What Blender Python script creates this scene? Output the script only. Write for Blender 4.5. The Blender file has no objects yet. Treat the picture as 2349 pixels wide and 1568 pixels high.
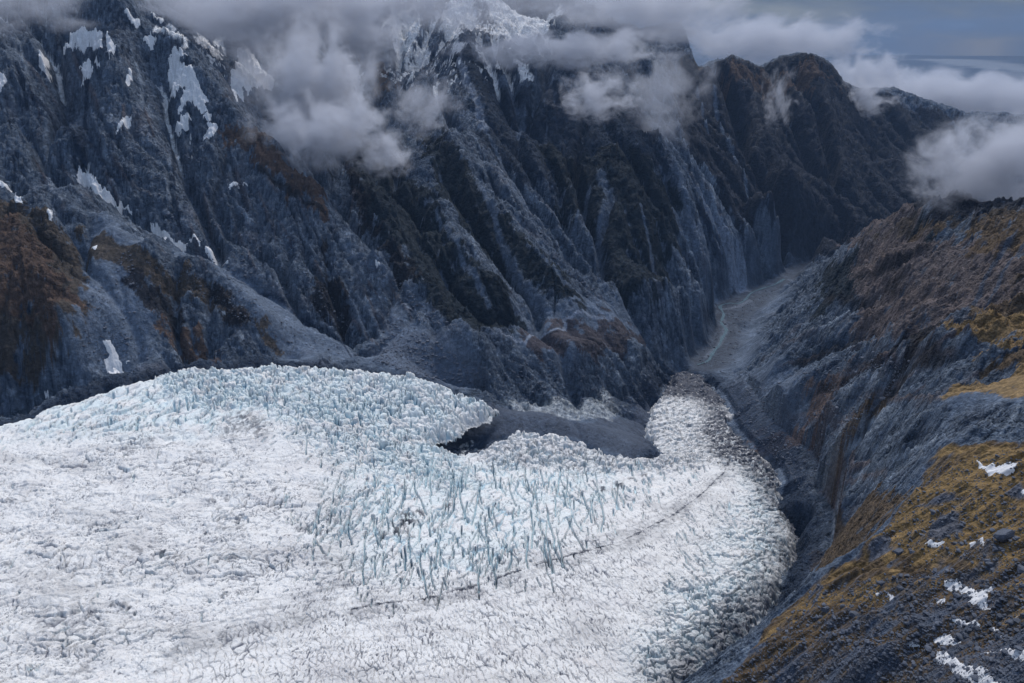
import math, time
import numpy as np
T0 = time.time()
def log(*a): print('[%.1fs]' % (time.time() - T0), *a, flush=True)
Q = 1.0                       # mesh resolution factor
CAM_Z = 1200.0                # camera height above the far plain, metres
PITCH = math.radians(20.7)
F = 1808.0                    # focal length for a picture 2349 x 1568
CX, CY = 1174.5, 784.0
cp, sp = math.cos(PITCH), math.sin(PITCH)
rng = np.random.default_rng(7)

def ray(u, v):
    """picture point -> (azimuth, tangent of elevation)"""
    x = (u - CX) / F; y = (CY - v) / F
    dx = x; dy = cp + sp * y; dz = -sp + cp * y
    return math.atan2(dx, dy), dz / math.hypot(dx, dy)
def project(th, e):
    """azimuth, elevation tangent -> picture point (arrays)"""
    x = np.sin(th); y = np.cos(th); z = e
    f = y * cp - z * sp; up = y * sp + z * cp
    return CX + F * x / f, CY - F * up / f

# ---------------------------------------------------------------- noise
def _h(ix, iy, seed):
    n = (ix.astype(np.uint32) * np.uint32(374761393) + iy.astype(np.uint32) * np.uint32(668265263) + np.uint32((seed * 2246822519) & 0xffffffff))
    n = (n ^ (n >> np.uint32(13))) * np.uint32(1274126177)
    return n ^ (n >> np.uint32(16))
def gnoise(x, y, seed=0):
    x = np.asarray(x, np.float32); y = np.asarray(y, np.float32)
    fx0 = np.floor(x); fy0 = np.floor(y)
    ix = fx0.astype(np.int32); iy = fy0.astype(np.int32)
    fx = x - fx0; fy = y - fy0
    ux = fx * fx * fx * (fx * (fx * 6 - 15) + 10); uy = fy * fy * fy * (fy * (fy * 6 - 15) + 10)
    def g(dx, dy):
        h = _h(ix + dx, iy + dy, seed)
        a = (h & np.uint32(1023)).astype(np.float32) * np.float32(2 * math.pi / 1024)
        return np.cos(a) * (fx - dx) + np.sin(a) * (fy - dy)
    n0 = g(0, 0); n1 = g(1, 0); a = n0 + ux * (n1 - n0)
    n0 = g(0, 1); n1 = g(1, 1); b = n0 + ux * (n1 - n0)
    return (a + uy * (b - a)) * np.float32(1.5)
def fbm(x, y, octaves=5, seed=0, gain=0.5, lac=2.03):
    s = 0; a = 1.0; t = 0
    for k in range(octaves):
        s = s + a * gnoise(x, y, seed + k * 17); t += a
        x, y = (x * 0.8 - y * 0.6) * lac + 3.1, (x * 0.6 + y * 0.8) * lac - 7.7
        a *= gain
    return s / t
def ridged(x, y, octaves=5, seed=0, gain=0.5, lac=2.03):
    s = 0; a = 1.0; t = 0
    for k in range(octaves):
        s = s + a * (1 - 2.2 * np.abs(gnoise(x, y, seed + k * 17))); t += a
        x, y = (x * 0.8 - y * 0.6) * lac + 3.1, (x * 0.6 + y * 0.8) * lac - 7.7
        a *= gain
    return s / t
def worley(x, y, seed=0, jit=0.95):
    """returns F1, F2, cell random"""
    x = np.asarray(x, np.float32); y = np.asarray(y, np.float32)
    bx = np.floor(x).astype(np.int32); by = np.floor(y).astype(np.int32)
    F1 = np.full(x.shape, 9, np.float32); F2 = F1.copy(); cr = np.zeros(x.shape, np.float32)
    for dx in (-1, 0, 1):
        for dy in (-1, 0, 1):
            h = _h(bx + dx, by + dy, seed)
            px = (bx + dx) + 0.5 + jit * ((h & np.uint32(1023)).astype(np.float32) / 1023 - 0.5)
            py = (by + dy) + 0.5 + jit * (((h >> np.uint32(10)) & np.uint32(1023)).astype(np.float32) / 1023 - 0.5)
            d = np.hypot(px - x, py - y)
            c = ((h >> np.uint32(20)) & np.uint32(1023)).astype(np.float32) / 1023
            m = d < F1
            F2 = np.where(m, F1, np.minimum(F2, d)); cr = np.where(m, c, cr); F1 = np.where(m, d, F1)
    return F1, F2, cr
def gnoise3(x, y, z, seed=0):
    x = np.asarray(x, np.float32); y = np.asarray(y, np.float32); z = np.asarray(z, np.float32)
    fz0 = np.floor(z); iz = fz0.astype(np.int32); fz = z - fz0; uz = fz * fz * (3 - 2 * fz)
    fx0 = np.floor(x); fy0 = np.floor(y); ix = fx0.astype(np.int32); iy = fy0.astype(np.int32); fx = x - fx0; fy = y - fy0
    ux = fx * fx * (3 - 2 * fx); uy = fy * fy * (3 - 2 * fy); res = []
    for dz in (0, 1):
        s_ = (iz + dz).astype(np.uint32) * np.uint32(2654435761)
        def g(dx, dy):
            h = _h(ix + dx, iy + dy, seed) ^ s_; h = (h ^ (h >> np.uint32(15))) * np.uint32(2246822519); h = h ^ (h >> np.uint32(13))
            a = (h & np.uint32(255)).astype(np.float32) / 127.5 - 1; b = ((h >> np.uint32(8)) & np.uint32(255)).astype(np.float32) / 127.5 - 1; c = ((h >> np.uint32(16)) & np.uint32(255)).astype(np.float32) / 127.5 - 1
            return a * (fx - dx) + b * (fy - dy) + c * (fz - dz)
        n0 = g(0, 0); n0 += ux * (g(1, 0) - n0); n1 = g(0, 1); n1 += ux * (g(1, 1) - n1); res.append(n0 + uy * (n1 - n0))
    return (res[0] + uz * (res[1] - res[0])) * np.float32(1.35)
def fbm3(x, y, z, octaves=4, seed=0, gain=0.5):
    s = 0; a = 1.0; t = 0
    for k in range(octaves):
        s = s + a * gnoise3(x, y, z, seed + k * 17); t += a
        x, y, z = (x * 0.8 - y * 0.6) * 2.03 + 3.1, (x * 0.6 + y * 0.8) * 2.03 - 7.7, z * 2.03 + 1.3
        a *= gain
    return s / t
def ss(a, b, x):
    t = np.clip((x - a) / (b - a), 0, 1); return t * t * (3 - 2 * t)
def blur(a, n=1):
    for _ in range(n):
        p = np.pad(a, 1, mode='edge'); a = (p[:-2, 1:-1] + 2 * p[1:-1, 1:-1] + p[2:, 1:-1]) / 4
        p = np.pad(a, 1, mode='edge'); a = (p[1:-1, :-2] + 2 * p[1:-1, 1:-1] + p[1:-1, 2:]) / 4
    return a

# ---------------------------------------------------------------- scattered heights -> smooth surface
def densify(pl, step=45):
    out = []
    for a, b in zip(pl[:-1], pl[1:]):
        n = max(1, int(math.hypot(b[0] - a[0], b[1] - a[1]) / step))
        for k in range(n):
            t = k / n
            out.append((a[0] + (b[0] - a[0]) * t, a[1] + (b[1] - a[1]) * t, math.exp(math.log(a[2]) * (1 - t) + math.log(b[2]) * t)))
    out.append(pl[-1]); return out
def zpts(l):                                   # (u, v, z) -> (u, v, R)
    return [(u, v, z / ray(u, v)[1]) for u, v, z in l]
class Surf:
    def __init__(self, pts, c=0.015, lam=1e-6):
        P = []; E = []
        for u, v, R in pts:
            th, e = ray(u, v); P.append((th, math.log(R))); E.append(e)
        self.P = np.array(P); E = np.array(E)
        keep = [0]                              # drop near duplicates
        for i in range(1, len(P)):
            if np.min(np.hypot(*(self.P[keep] - self.P[i]).T)) > 0.006: keep.append(i)
        self.P = self.P[keep]; E = E[keep]
        n = len(E); D = np.hypot(self.P[:, None, 0] - self.P[None, :, 0], self.P[:, None, 1] - self.P[None, :, 1])
        A = np.zeros((n + 3, n + 3)); A[:n, :n] = -np.sqrt(D * D + c * c) - np.eye(n) * lam
        A[:n, n] = 1; A[:n, n + 1:] = self.P; A[n, :n] = 1; A[n + 1:, :n] = self.P.T
        self.w = np.linalg.solve(A, np.r_[E, 0, 0, 0]); self.c = c; self.n = n
    def __call__(self, th, rho):
        sh = th.shape; th = th.ravel(); rho = rho.ravel(); out = np.empty(th.size)
        for s in range(0, th.size, 20000):
            t = th[s:s + 20000, None]; r = rho[s:s + 20000, None]
            K = -np.sqrt((t - self.P[None, :, 0]) ** 2 + (r - self.P[None, :, 1]) ** 2 + self.c ** 2)
            out[s:s + 20000] = K @ self.w[:self.n] + self.w[self.n] + t[:, 0] * self.w[self.n + 1] + r[:, 0] * self.w[self.n + 2]
        return out.reshape(sh)
def upsample(a, sh):
    yi = np.linspace(0, a.shape[0] - 1, sh[0]); xi = np.linspace(0, a.shape[1] - 1, sh[1])
    y0 = np.minimum(yi.astype(int), a.shape[0] - 2); x0 = np.minimum(xi.astype(int), a.shape[1] - 2)
    fy = (yi - y0)[:, None]; fx = (xi - x0)[None, :]
    r0 = a[y0]; r1 = a[y0 + 1]; r = r0 * (1 - fy) + r1 * fy
    return r[:, x0] * (1 - fx) + r[:, x0 + 1] * fx

class Grid:
    """a ground plan in azimuth x log distance, heights relative to the camera"""
    def __init__(self, th0, th1, R0, R1, nt, nr):
        self.th = np.linspace(th0, th1, nt); self.rho = np.linspace(math.log(R0), math.log(R1), nr)
        self.nt, self.nr = nt, nr; self.dt = self.th[1] - self.th[0]; self.dr = self.rho[1] - self.rho[0]
        self.R = np.exp(self.rho)[:, None].astype(np.float64)
        self.TH, self.RHO = np.meshgrid(self.th, self.rho)
        self.X = (self.R * np.sin(self.TH)); self.Y = (self.R * np.cos(self.TH)); self.z = None
    def fill(self, surf, ct=420, cr=560):
        t, r = np.meshgrid(np.linspace(self.th[0], self.th[-1], ct), np.linspace(self.rho[0], self.rho[-1], cr))
        self.z = upsample(surf(t, r), (self.nr, self.nt)) * self.R
    def hit(self, u, v, z=None, skip=0.0):
        """first ground point along the sight line -> fractional (i, j) or None"""
        th, e = ray(u, v); z = self.z if z is None else z
        j = (th - self.th[0]) / self.dt
        if not 0 <= j < self.nt - 1: return None
        j0 = int(j); f = j - j0
        col = (z[:, j0] * (1 - f) + z[:, j0 + 1] * f) / self.R[:, 0] - e
        s = 0 if not skip else int(np.searchsorted(self.rho, math.log(skip)))
        k = np.nonzero(col[s:] >= 0)[0]
        if len(k) == 0: return None
        i = k[0] + s
        if i == 0: return None
        d = col[i] - col[i - 1]
        return (i - 1 + (-col[i - 1] / d if d else 0), j)
    def world(self, i, j, z=None):
        z = self.z if z is None else z
        i0 = min(int(i), self.nr - 2); j0 = min(int(j), self.nt - 2); fi = i - i0; fj = j - j0
        zz = (z[i0, j0] * (1 - fj) + z[i0, j0 + 1] * fj) * (1 - fi) + (z[i0 + 1, j0] * (1 - fj) + z[i0 + 1, j0 + 1] * fj) * fi
        th = self.th[0] + j * self.dt; R = math.exp(self.rho[0] + i * self.dr)
        return R * math.sin(th), R * math.cos(th), zz
    def plan(self, pl, z=None, skip=0.0):
        """trace a line of picture points down onto the ground -> (azimuth, log R)"""
        out = []
        for p in pl:
            h = self.hit(p[0], p[1], z, skip)
            if h is None: continue
            out.append((self.th[0] + h[1] * self.dt, self.rho[0] + h[0] * self.dr))
        return out
    def poly_sd(self, P, pad=0.06):
        """signed distance to a polygon on the ground plan, metres / R; only computed near it"""
        out = np.full((self.nr, self.nt), -1.0, np.float32)
        if len(P) < 3: return out
        P = np.array(P)
        j0 = max(0, int((P[:, 0].min() - pad - self.th[0]) / self.dt)); j1 = min(self.nt, int((P[:, 0].max() + pad - self.th[0]) / self.dt) + 1)
        i0 = max(0, int((P[:, 1].min() - pad - self.rho[0]) / self.dr)); i1 = min(self.nr, int((P[:, 1].max() + pad - self.rho[0]) / self.dr) + 1)
        if j1 <= j0 or i1 <= i0: return out
        t = self.TH[i0:i1, j0:j1]; r = self.RHO[i0:i1, j0:j1]
        out[i0:i1, j0:j1] = sd_poly(P, t, r)
        return out
    def line_d(self, P, pad=0.08):
        out = np.full((self.nr, self.nt), 9.0, np.float32); par = np.zeros((self.nr, self.nt), np.float32)
        if len(P) < 2: return out, par
        P = np.array(P); n = len(P) - 1
        for k in range(n):
            a, b = P[k], P[k + 1]
            j0 = max(0, int((min(a[0], b[0]) - pad - self.th[0]) / self.dt)); j1 = min(self.nt, int((max(a[0], b[0]) + pad - self.th[0]) / self.dt) + 1)
            i0 = max(0, int((min(a[1], b[1]) - pad - self.rho[0]) / self.dr)); i1 = min(self.nr, int((max(a[1], b[1]) + pad - self.rho[0]) / self.dr) + 1)
            if j1 <= j0 or i1 <= i0: continue
            t = self.TH[i0:i1, j0:j1]; r = self.RHO[i0:i1, j0:j1]
            d = b - a; L = d @ d + 1e-12; s = np.clip(((t - a[0]) * d[0] + (r - a[1]) * d[1]) / L, 0, 1)
            dd = np.hypot(t - a[0] - s * d[0], r - a[1] - s * d[1])
            m = dd < out[i0:i1, j0:j1]
            out[i0:i1, j0:j1][m] = dd[m]; par[i0:i1, j0:j1][m] = ((k + s) / n)[m]
        return out, par
def sd_poly(P, t, r):
    P = np.asarray(P); inside = np.zeros(t.shape, bool); d = np.full(t.shape, 9.0)
    for a, b in zip(P, np.roll(P, -1, 0)):
        e = b - a; L = e @ e + 1e-12
        s = np.clip(((t - a[0]) * e[0] + (r - a[1]) * e[1]) / L, 0, 1)
        d = np.minimum(d, np.hypot(t - a[0] - s * e[0], r - a[1] - s * e[1]))
        c = ((a[1] > r) != (b[1] > r))
        if abs(b[1] - a[1]) > 1e-12:
            inside ^= c & (t < (b[0] - a[0]) * (r - a[1]) / (b[1] - a[1]) + a[0])
    return np.where(inside, d, -d)

# ---------------------------------------------------------------- heights of the land, read off the place
RT = []      # (u, v, R) lines: spurs, gullies, walls
def L(*p):
    RT.extend((u, v, R * (1 + 0.13 * max(0, min(1, (1100 - u) / 300)))) for u, v, R in densify(list(p)))
def LZ(*p): RT.extend(densify(zpts(list(p))))
# foot of the left wall along the glacier
LZ((-300, 1000, -500), (0, 955, -505), (200, 893, -518), (400, 848, -522), (700, 834, -532), (950, 848, -560), (1050, 885, -600), (1140, 915, -635))
# left wall spurs
L((-300, -200, 2500), (0, -60, 2450), (130, -80, 2500)); L((-300, 400, 1850), (0, 400, 1750), (60, 560, 1480), (100, 680, 1350), (120, 800, 1270), (130, 880, 1262))
L((-300, 700, 1400), (0, 700, 1360), (0, 850, 1290)); L((-300, 60, 2200), (0, 60, 2250), (0, 220, 2020), (60, 210, 2040))
L((120, -30, 2420), (130, 90, 2260), (170, 230, 2010), (190, 385, 1810), (300, 490, 1660), (450, 590, 1520), (600, 675, 1410), (720, 752, 1335), (835, 820, 1290))
L((170, 470, 1560), (330, 570, 1450), (480, 640, 1390), (580, 720, 1310), (650, 805, 1262))
L((180, 440, 1620), (260, 620, 1400), (240, 720, 1320), (245, 840, 1265)); L((420, 720, 1350), (470, 820, 1262))
L((240, -90, 2200), (235, 0, 2110), (230, 120, 2000), (250, 260, 1880), (290, 380, 1760), (400, 500, 1630))
L((240, -90, 2200), (340, 50, 2080), (420, 125, 2010), (475, 200, 1950), (560, 290, 1860), (640, 372, 1760), (700, 430, 1690), (770, 530, 1600), (850, 610, 1530), (875, 632, 1510), (880, 720, 1430), (845, 800, 1330))
L((385, 150, 2020), (388, 300, 1870), (405, 430, 1730), (425, 545, 1585)); L((520, 420, 1720), (560, 560, 1580), (640, 660, 1450)); L((650, 520, 1600), (690, 620, 1500), (720, 720, 1400), (790, 800, 1320))
L((330, 60, 2150), (450, 60, 2600), (560, 100, 2800)); L((560, 230, 2150), (640, 300, 2100), (760, 440, 1950))
L((520, 60, 2700), (540, 170, 2350), (550, 235, 2200))
L((740, 500, 1760), (799, 567, 1650), (922, 657, 1540), (978, 723, 1470), (1076, 755, 1450))
L((800, 330, 2080), (820, 420, 1920), (900, 500, 1780), (960, 570, 1700), (1010, 650, 1600), (1055, 735, 1490))
L((870, 150, 2700), (940, 230, 2500), (950, 330, 2200), (990, 450, 1930), (1080, 580, 1750), (1150, 680, 1620), (1190, 745, 1535))
L((700, 100, 2750), (760, 200, 2500), (800, 290, 2250)); L((860, -60, 3500), (940, 0, 3400), (960, 80, 3100), (920, 180, 2900), (1000, 180, 2800))
L((900, 400, 2010), (1000, 570, 1800), (1070, 690, 1600), (1130, 748, 1510)); L((1010, 400, 2120), (1100, 560, 1880), (1190, 670, 1710), (1270, 745, 1590))
L((1020, 180, 2620), (1040, 300, 2330), (1120, 440, 2060), (1210, 570, 1840), (1290, 680, 1690), (1330, 705, 1650))
L((1010, -20, 3500), (1050, 100, 2900), (1065, 180, 2650), (1110, 290, 2420), (1160, 400, 2220), (1230, 520, 2040), (1300, 600, 1900), (1350, 660, 1800), (1388, 697, 1735))
L((1100, -40, 3500), (1110, 0, 3350), (1135, 70, 3100), (1110, 100, 3000)); L((1200, -80, 4300), (1250, 0, 4200), (1210, 50, 3600), (1180, 90, 3150))
L((1290, -30, 3900), (1330, 0, 3700), (1380, 20, 3700), (1410, 50, 3800), (1440, 70, 3900)); L((1300, 120, 3050), (1400, 120, 3150), (1500, 140, 3400))
L((1160, 160, 2800), (1240, 200, 2680), (1330, 200, 2720), (1420, 210, 2780)); L((1180, 300, 2550), (1300, 340, 2450), (1420, 360, 2400), (1500, 420, 2380), (1540, 520, 2260))
L((1280, 480, 2200), (1350, 560, 2080), (1400, 640, 1960)); L((1440, 500, 2200), (1490, 600, 2120), (1530, 640, 2080)); L((1400, 655, 1860), (1460, 652, 1930), (1530, 650, 2010), (1620, 690, 2180))
L((1480, 250, 2850), (1540, 330, 2700), (1590, 430, 2580), (1620, 540, 2480), (1645, 660, 2420), (1650, 690, 2440)); L((1560, 160, 4000), (1610, 170, 4100), (1600, 300, 3400), (1630, 400, 3000), (1660, 470, 2900), (1680, 560, 2800), (1700, 640, 2760))
LZ((1510, 780, -700), (1580, 800, -745), (1640, 760, -778)); L((1450, 700, 1900), (1520, 720, 2010), (1580, 740, 2120))
# benches and debris below the centre wall
LZ((1150, 760, -565), (1260, 770, -575), (1400, 730, -580), (1480, 790, -640)); LZ((1200, 810, -580), (1330, 800, -590), (1450, 850, -660), (1510, 880, -700))
LZ((870, 820, -545), (950, 780, -540), (1050, 830, -575), (1150, 880, -615), (1250, 900, -640), (1400, 890, -680)); LZ((1000, 880, -600), (1100, 900, -630))
LZ((1170, 935, -640), (1280, 930, -650), (1360, 920, -660), (1395, 890, -668), (1425, 945, -690)); LZ((1110, 960, -632), (1250, 965, -640), (1380, 990, -655), (1490, 1030, -670), (1440, 1055, -670), (1320, 1010, -660), (1190, 1000, -650))
LZ((1460, 930, -695), (1480, 900, -705), (1500, 860, -725), (1560, 830, -770)); LZ((1050, 1020, -650), (1120, 990, -645))
# gorge floor and river
LZ((1590, 840, -775), (1630, 825, -790), (1655, 790, -800), (1665, 740, -810), (1652, 700, -820), (1690, 688, -825), (1740, 668, -830), (1830, 610, -840), (1860, 600, -850))
LZ((1610, 815, -783), (1640, 800, -795), (1690, 790, -790), (1700, 760, -800), (1670, 720, -812), (1715, 710, -815), (1760, 690, -818), (1700, 820, -778)); LZ((1750, 600, -790), (1800, 560, -780)); 
LZ((1660, 850, -770), (1700, 880, -745), (1700, 960, -700), (1760, 1020, -665), (1830, 1120, -630), (1860, 1200, -610), (1850, 1270, -600), (1800, 1360, -590), (1740, 1440, -570), (1660, 1540, -560), (1560, 1700, -560))
BED = [(0, 1040, -500), (300, 960, -510), (600, 900, -515), (900, 920, -540), (1050, 960, -590), (900, 1040, -560), (600, 1040, -525), (0, 1300, -490), (600, 1300, -510), (1200, 1300, -535), (1500, 1150, -600), (1680, 1120, -630), (1700, 1300, -565), (1500, 1400, -560), (1300, 1100, -590), (1580, 980, -705), (1560, 930, -715), (1600, 1060, -650),
       (-300, 1150, -490), (-400, 1400, -470), (0, 1600, -465), (600, 1600, -490), (1200, 1600, -505), (1500, 1600, -520), (300, 1150, -500), (900, 1200, -530)]      # ice surface here; the bed lies lower
# right wall of the gorge
L((1885, 612, 2750), (1905, 590, 2650), (1935, 560, 2450), (1990, 522, 2200), (2080, 507, 2000), (2200, 492, 1800), (2349, 468, 1550), (2500, 440, 1400))
L((1850, 650, 2500), (1900, 640, 2250), (1980, 600, 1950), (2060, 560, 1830), (2150, 530, 1720)); L((1785, 740, 2120), (1860, 700, 1990), (1950, 680, 1820), (2030, 640, 1700), (2150, 590, 1560), (2349, 540, 1330), (2500, 520, 1250))
L((1745, 832, 1850), (1790, 800, 1780), (1880, 760, 1660), (1980, 730, 1560), (2060, 700, 1470), (2200, 640, 1300), (2349, 600, 1180)); L((1740, 880, 1560), (1850, 840, 1520), (1960, 800, 1440), (2100, 740, 1260), (2200, 710, 1160), (2349, 680, 1060))
L((1720, 940, 1400), (1850, 920, 1330), (1930, 880, 1290), (2020, 830, 1200), (2120, 790, 1100), (2230, 760, 1010), (2349, 740, 940), (2500, 730, 880))
L((1800, 1030, 1210), (1880, 1010, 1150), (1960, 960, 1100), (2000, 890, 1090), (2080, 830, 1010), (2180, 800, 930), (2270, 800, 880), (2349, 790, 850))
L((1850, 1120, 1050), (1950, 1080, 960), (2000, 1000, 950), (2060, 920, 920), (2160, 870, 850)); L((1880, 1180, 940), (1960, 1120, 860), (2010, 1060, 830), (2090, 990, 790), (2130, 940, 770), (2175, 909, 750))
# knife edge of grass and the slab below it
L((2175, 908, 748), (2240, 912, 735), (2349, 912, 700), (2500, 910, 680)); L((2240, 880, 790), (2349, 860, 760)); L((2200, 960, 700), (2280, 980, 650), (2349, 995, 600), (2500, 1000, 560))
L((2090, 1030, 745), (2040, 1100, 740), (2000, 1150, 740), (1900, 1200, 830))
# the grassy shoulder in front
L((2500, 1000, 470), (2349, 1012, 500), (2250, 1018, 525), (2150, 1025, 548), (2120, 1060, 545), (2110, 1110, 520), (2060, 1170, 505), (2025, 1215, 490), (1960, 1280, 470), (1870, 1330, 455), (1800, 1395, 430), (1740, 1460, 400), (1700, 1520, 375), (1640, 1600, 350), (1590, 1700, 330))
L((1860, 1230, 830), (1900, 1180, 800), (1960, 1200, 660), (2040, 1120, 660)); LZ((1850, 1310, -560), (1800, 1390, -560), (1740, 1460, -550)); L((1940, 1255, 700), (2030, 1178, 670), (2100, 1085, 680), (2140, 1010, 700))
L((1850, 1560, 335), (1950, 1480, 345), (2050, 1400, 360), (2150, 1300, 385), (2200, 1220, 410), (2250, 1130, 445), (2349, 1060, 470)); L((2349, 1200, 370), (2349, 1320, 330), (2200, 1400, 325), (2050, 1500, 305), (1900, 1620, 300), (2349, 1450, 285), (2200, 1560, 270), (2349, 1568, 250))
L((2500, 1100, 400), (2500, 1300, 300), (2500, 1568, 225), (2300, 1750, 215), (2000, 1800, 250), (1700, 1800, 310)); L((2150, 1130, 470), (2100, 1180, 460), (2030, 1250, 440)); L((2000, 1300, 425), (2100, 1290, 400), (2200, 1290, 380))
# far ridges
L((1560, 150, 4300), (1612, 158, 4400), (1650, 138, 4400), (1680, 130, 4400), (1720, 148, 4450), (1736, 158, 4500), (1765, 140, 4600), (1810, 126, 4650), (1850, 126, 4700), (1890, 140, 4750), (1920, 180, 4800), (1960, 205, 5100), (2050, 205, 5600), (2130, 232, 5900), (2210, 262, 6200), (2300, 263, 6500), (2500, 300, 6500))
L((1640, 260, 3900), (1700, 400, 3400), (1760, 520, 3150)); L((1740, 220, 4300), (1790, 330, 3900), (1840, 450, 3500), (1880, 560, 3250), (1895, 592, 3150)); L((1830, 220, 4400), (1880, 330, 4100), (1930, 430, 3800), (1960, 500, 3600))
L((1980, 290, 4900), (2060, 360, 4700), (2100, 440, 4500)); L((2200, 330, 5400), (2349, 330, 5600), (2349, 420, 4800)); L((1860, 597, 3120), (1790, 575, 3050), (1740, 540, 3020))
HID = []                                             # ground hidden behind the crests, (u, v at crest, R, z)
def HZ(u, v, R, z): 
    th, e = ray(u, v); RT_H.append((th, math.log(R), z / R))
RT_H = []
for u, v in ((1560, 150), (1700, 140), (1840, 126), (1960, 205), (2130, 232), (2300, 263), (2500, 300)):
    HZ(u, v, 7600, -1050); HZ(u, v, 9400, -1050); HZ(u, v, 6900, -900)
for u in (-300, 0, 240, 600, 900, 1200, 1400): HZ(u, 0, 5200, 100); HZ(u, 0, 7500, -500); HZ(u, 0, 9400, -900)
for u, v, R, z in ((2250, 480, 2100, -480), (2349, 468, 1900, -480), (2080, 507, 2500, -600), (1990, 522, 2800, -720), (2349, 468, 2800, -750), (2200, 492, 3400, -820), (2500, 440, 3400, -780), (2080, 507, 3600, -800), (2349, 468, 4000, -750),
                   (240, -90, 2500, 60), (400, 0, 2500, -80)): HZ(u, v, R, z)
for u, v, z in BED:
    th_, e_ = ray(u, v); RT_H.append((th_, math.log(z / e_), (z - 55) / (z / e_)))
def land_surface():
    s = Surf.__new__(Surf)
    P = []; E = []
    for u, v, R in RT:
        th, e = ray(u, v); P.append((th, math.log(R))); E.append(e)
    for th, r, e in RT_H: P.append((th, r)); E.append(e)
    P = np.array(P); E = np.array(E); keep = [0]
    for i in range(1, len(P)):
        if np.min(np.hypot(*(P[keep] - P[i]).T)) > 0.007: keep.append(i)
    P = P[keep]; E = E[keep]; c = 0.012; n = len(E)
    D = np.hypot(P[:, None, 0] - P[None, :, 0], P[:, None, 1] - P[None, :, 1])
    A = np.zeros((n + 3, n + 3)); A[:n, :n] = -np.sqrt(D * D + c * c) - np.eye(n) * 4e-4
    A[:n, n] = 1; A[:n, n + 1:] = P; A[n, :n] = 1; A[n + 1:, :n] = P.T
    s.P = P; s.w = np.linalg.solve(A, np.r_[E, 0, 0, 0]); s.c = c; s.n = n
    log('land control points', n)
    return s
# ---------------------------------------------------------------- tones
ICE = dict(white=(.85, .84, .825), grey=(.72, .705, .70), pale=(.74, .825, .84), cyan=(.42, .63, .73), deep=(.02, .15, .28), crack=(.09, .10, .14), dirt=(.045, .052, .075), snow=(.88, .84, .81))
ROCK = dict(mid=(.054, .077, .113), light=(.112, .143, .192), dark=(.013, .025, .050), pale=(.25, .30, .37), rust=(.095, .078, .082), scree=(.108, .142, .198), gravel=(.070, .088, .125), dim=(.013, .024, .043),
    forest=(.007, .014, .020), farwood=(.010, .013, .022), scrub=(.054, .042, .031), scrub_and_shade=(.011, .011, .015), russet=(.072, .046, .034), gold=(.195, .128, .054), golddark=(.088, .060, .034), bog=(.045, .038, .044), ochre=(.13, .09, .075),
    brownrock=(.105, .085, .084), track=(.21, .245, .31), deadice=(.40, .43, .45), snow=(.84, .85, .87))
SUN_E, SKY_S, EXPO = 1.5, 0.078, 0.90
DECK = (2.7, 3.65, 5.4, 1)
# ---------------------------------------------------------------- land: one log-polar height sheet
def make_grid(q): return Grid(math.radians(-50), math.radians(50), 150, 9200, int(1250 * q), int(2100 * q))
LS = land_surface()
def flats(G, X, Y, R):
    rough = np.ones_like(X)
    for pl, val in FLATS:
        sd = G.poly_sd(G.plan(pl, base)); rough = rough + (val - rough) * ss(-.03, .012, sd + 0.012 * fbm(X / (R * 0.05), Y / (R * 0.05), 3, 5))
    return rough
FLATS = [([(1110, 930), (1200, 935), (1330, 975), (1440, 965), (1490, 930), (1490, 1030), (1440, 1055), (1330, 1010), (1190, 990), (1060, 1030), (1010, 1015)], .10),
         ([(850, 820), (900, 720), (960, 760), (1080, 850), (1020, 900), (850, 840)], .18),
         ([(190, 830), (190, 700), (230, 520), (300, 560), (330, 700), (340, 830)], .25),
         ([(400, 570), (480, 590), (640, 690), (820, 820), (680, 830), (560, 700)], .25),
         ([(1560, 850), (1600, 800), (1640, 690), (1740, 660), (1760, 690), (1700, 760), (1700, 830), (1640, 860)], .15),
         ([(1650, 850), (1750, 850), (1820, 930), (1800, 1030), (1830, 1110), (1740, 1050), (1680, 960)], .3),
         ([(1620, 820), (1650, 740), (1640, 690), (1700, 670), (1790, 650), (1790, 680), (1730, 740), (1720, 830)], .03),
         ([(1190, 740), (1300, 720), (1460, 740), (1480, 790), (1300, 800), (1200, 790)], .35),
         ([(1870, 1340), (2030, 1215), (2120, 1060), (2349, 1020), (2500, 1010), (2500, 1700), (1560, 1700), (1700, 1530)], .42),
         ([(2180, 905), (2349, 860), (2500, 860), (2500, 915), (2349, 912)], .15)]
def run_off(G, R, z, n, steps, seed, inertia=0.35):
    r = np.random.default_rng(seed); nr, nt = z.shape
    kr = G.dr / G.dt
    gi, gj = np.gradient(z.astype(np.float32)); gi /= (R * G.dr); gj /= (R * G.dt)
    i = r.random(n).astype(np.float32) * (nr - 3) + 1; j = r.random(n).astype(np.float32) * (nt - 3) + 1
    vi = np.zeros(n, np.float32); vj = np.zeros(n, np.float32)
    A = np.zeros(nr * nt, np.float32); gi = gi.ravel(); gj = gj.ravel()
    for s in range(steps):
        k = i.astype(np.int32) * nt + j.astype(np.int32)
        a = gi[k]; b = gj[k]
        g = np.hypot(a, b) + 1e-6
        A += np.bincount(k, weights=np.minimum(1, g / 0.35), minlength=nr * nt).astype(np.float32)
        vi = vi * inertia - (1 - inertia) * a / g; vj = vj * inertia - (1 - inertia) * b / g
        m = np.hypot(vi, vj) + 1e-6; vi /= m; vj /= m
        i = i + vi / kr; j = j + vj
        ok = (i > 1) & (i < nr - 2) & (j > 1) & (j < nt - 2) & (g > 0.02)
        i = i[ok]; j = j[ok]; vi = vi[ok]; vj = vj[ok]
    return A.reshape(nr, nt)
def arrays(G):
    X = G.X.astype(np.float32); Y = G.Y.astype(np.float32); return X, Y, G.R.astype(np.float32) + np.zeros_like(X)
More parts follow.
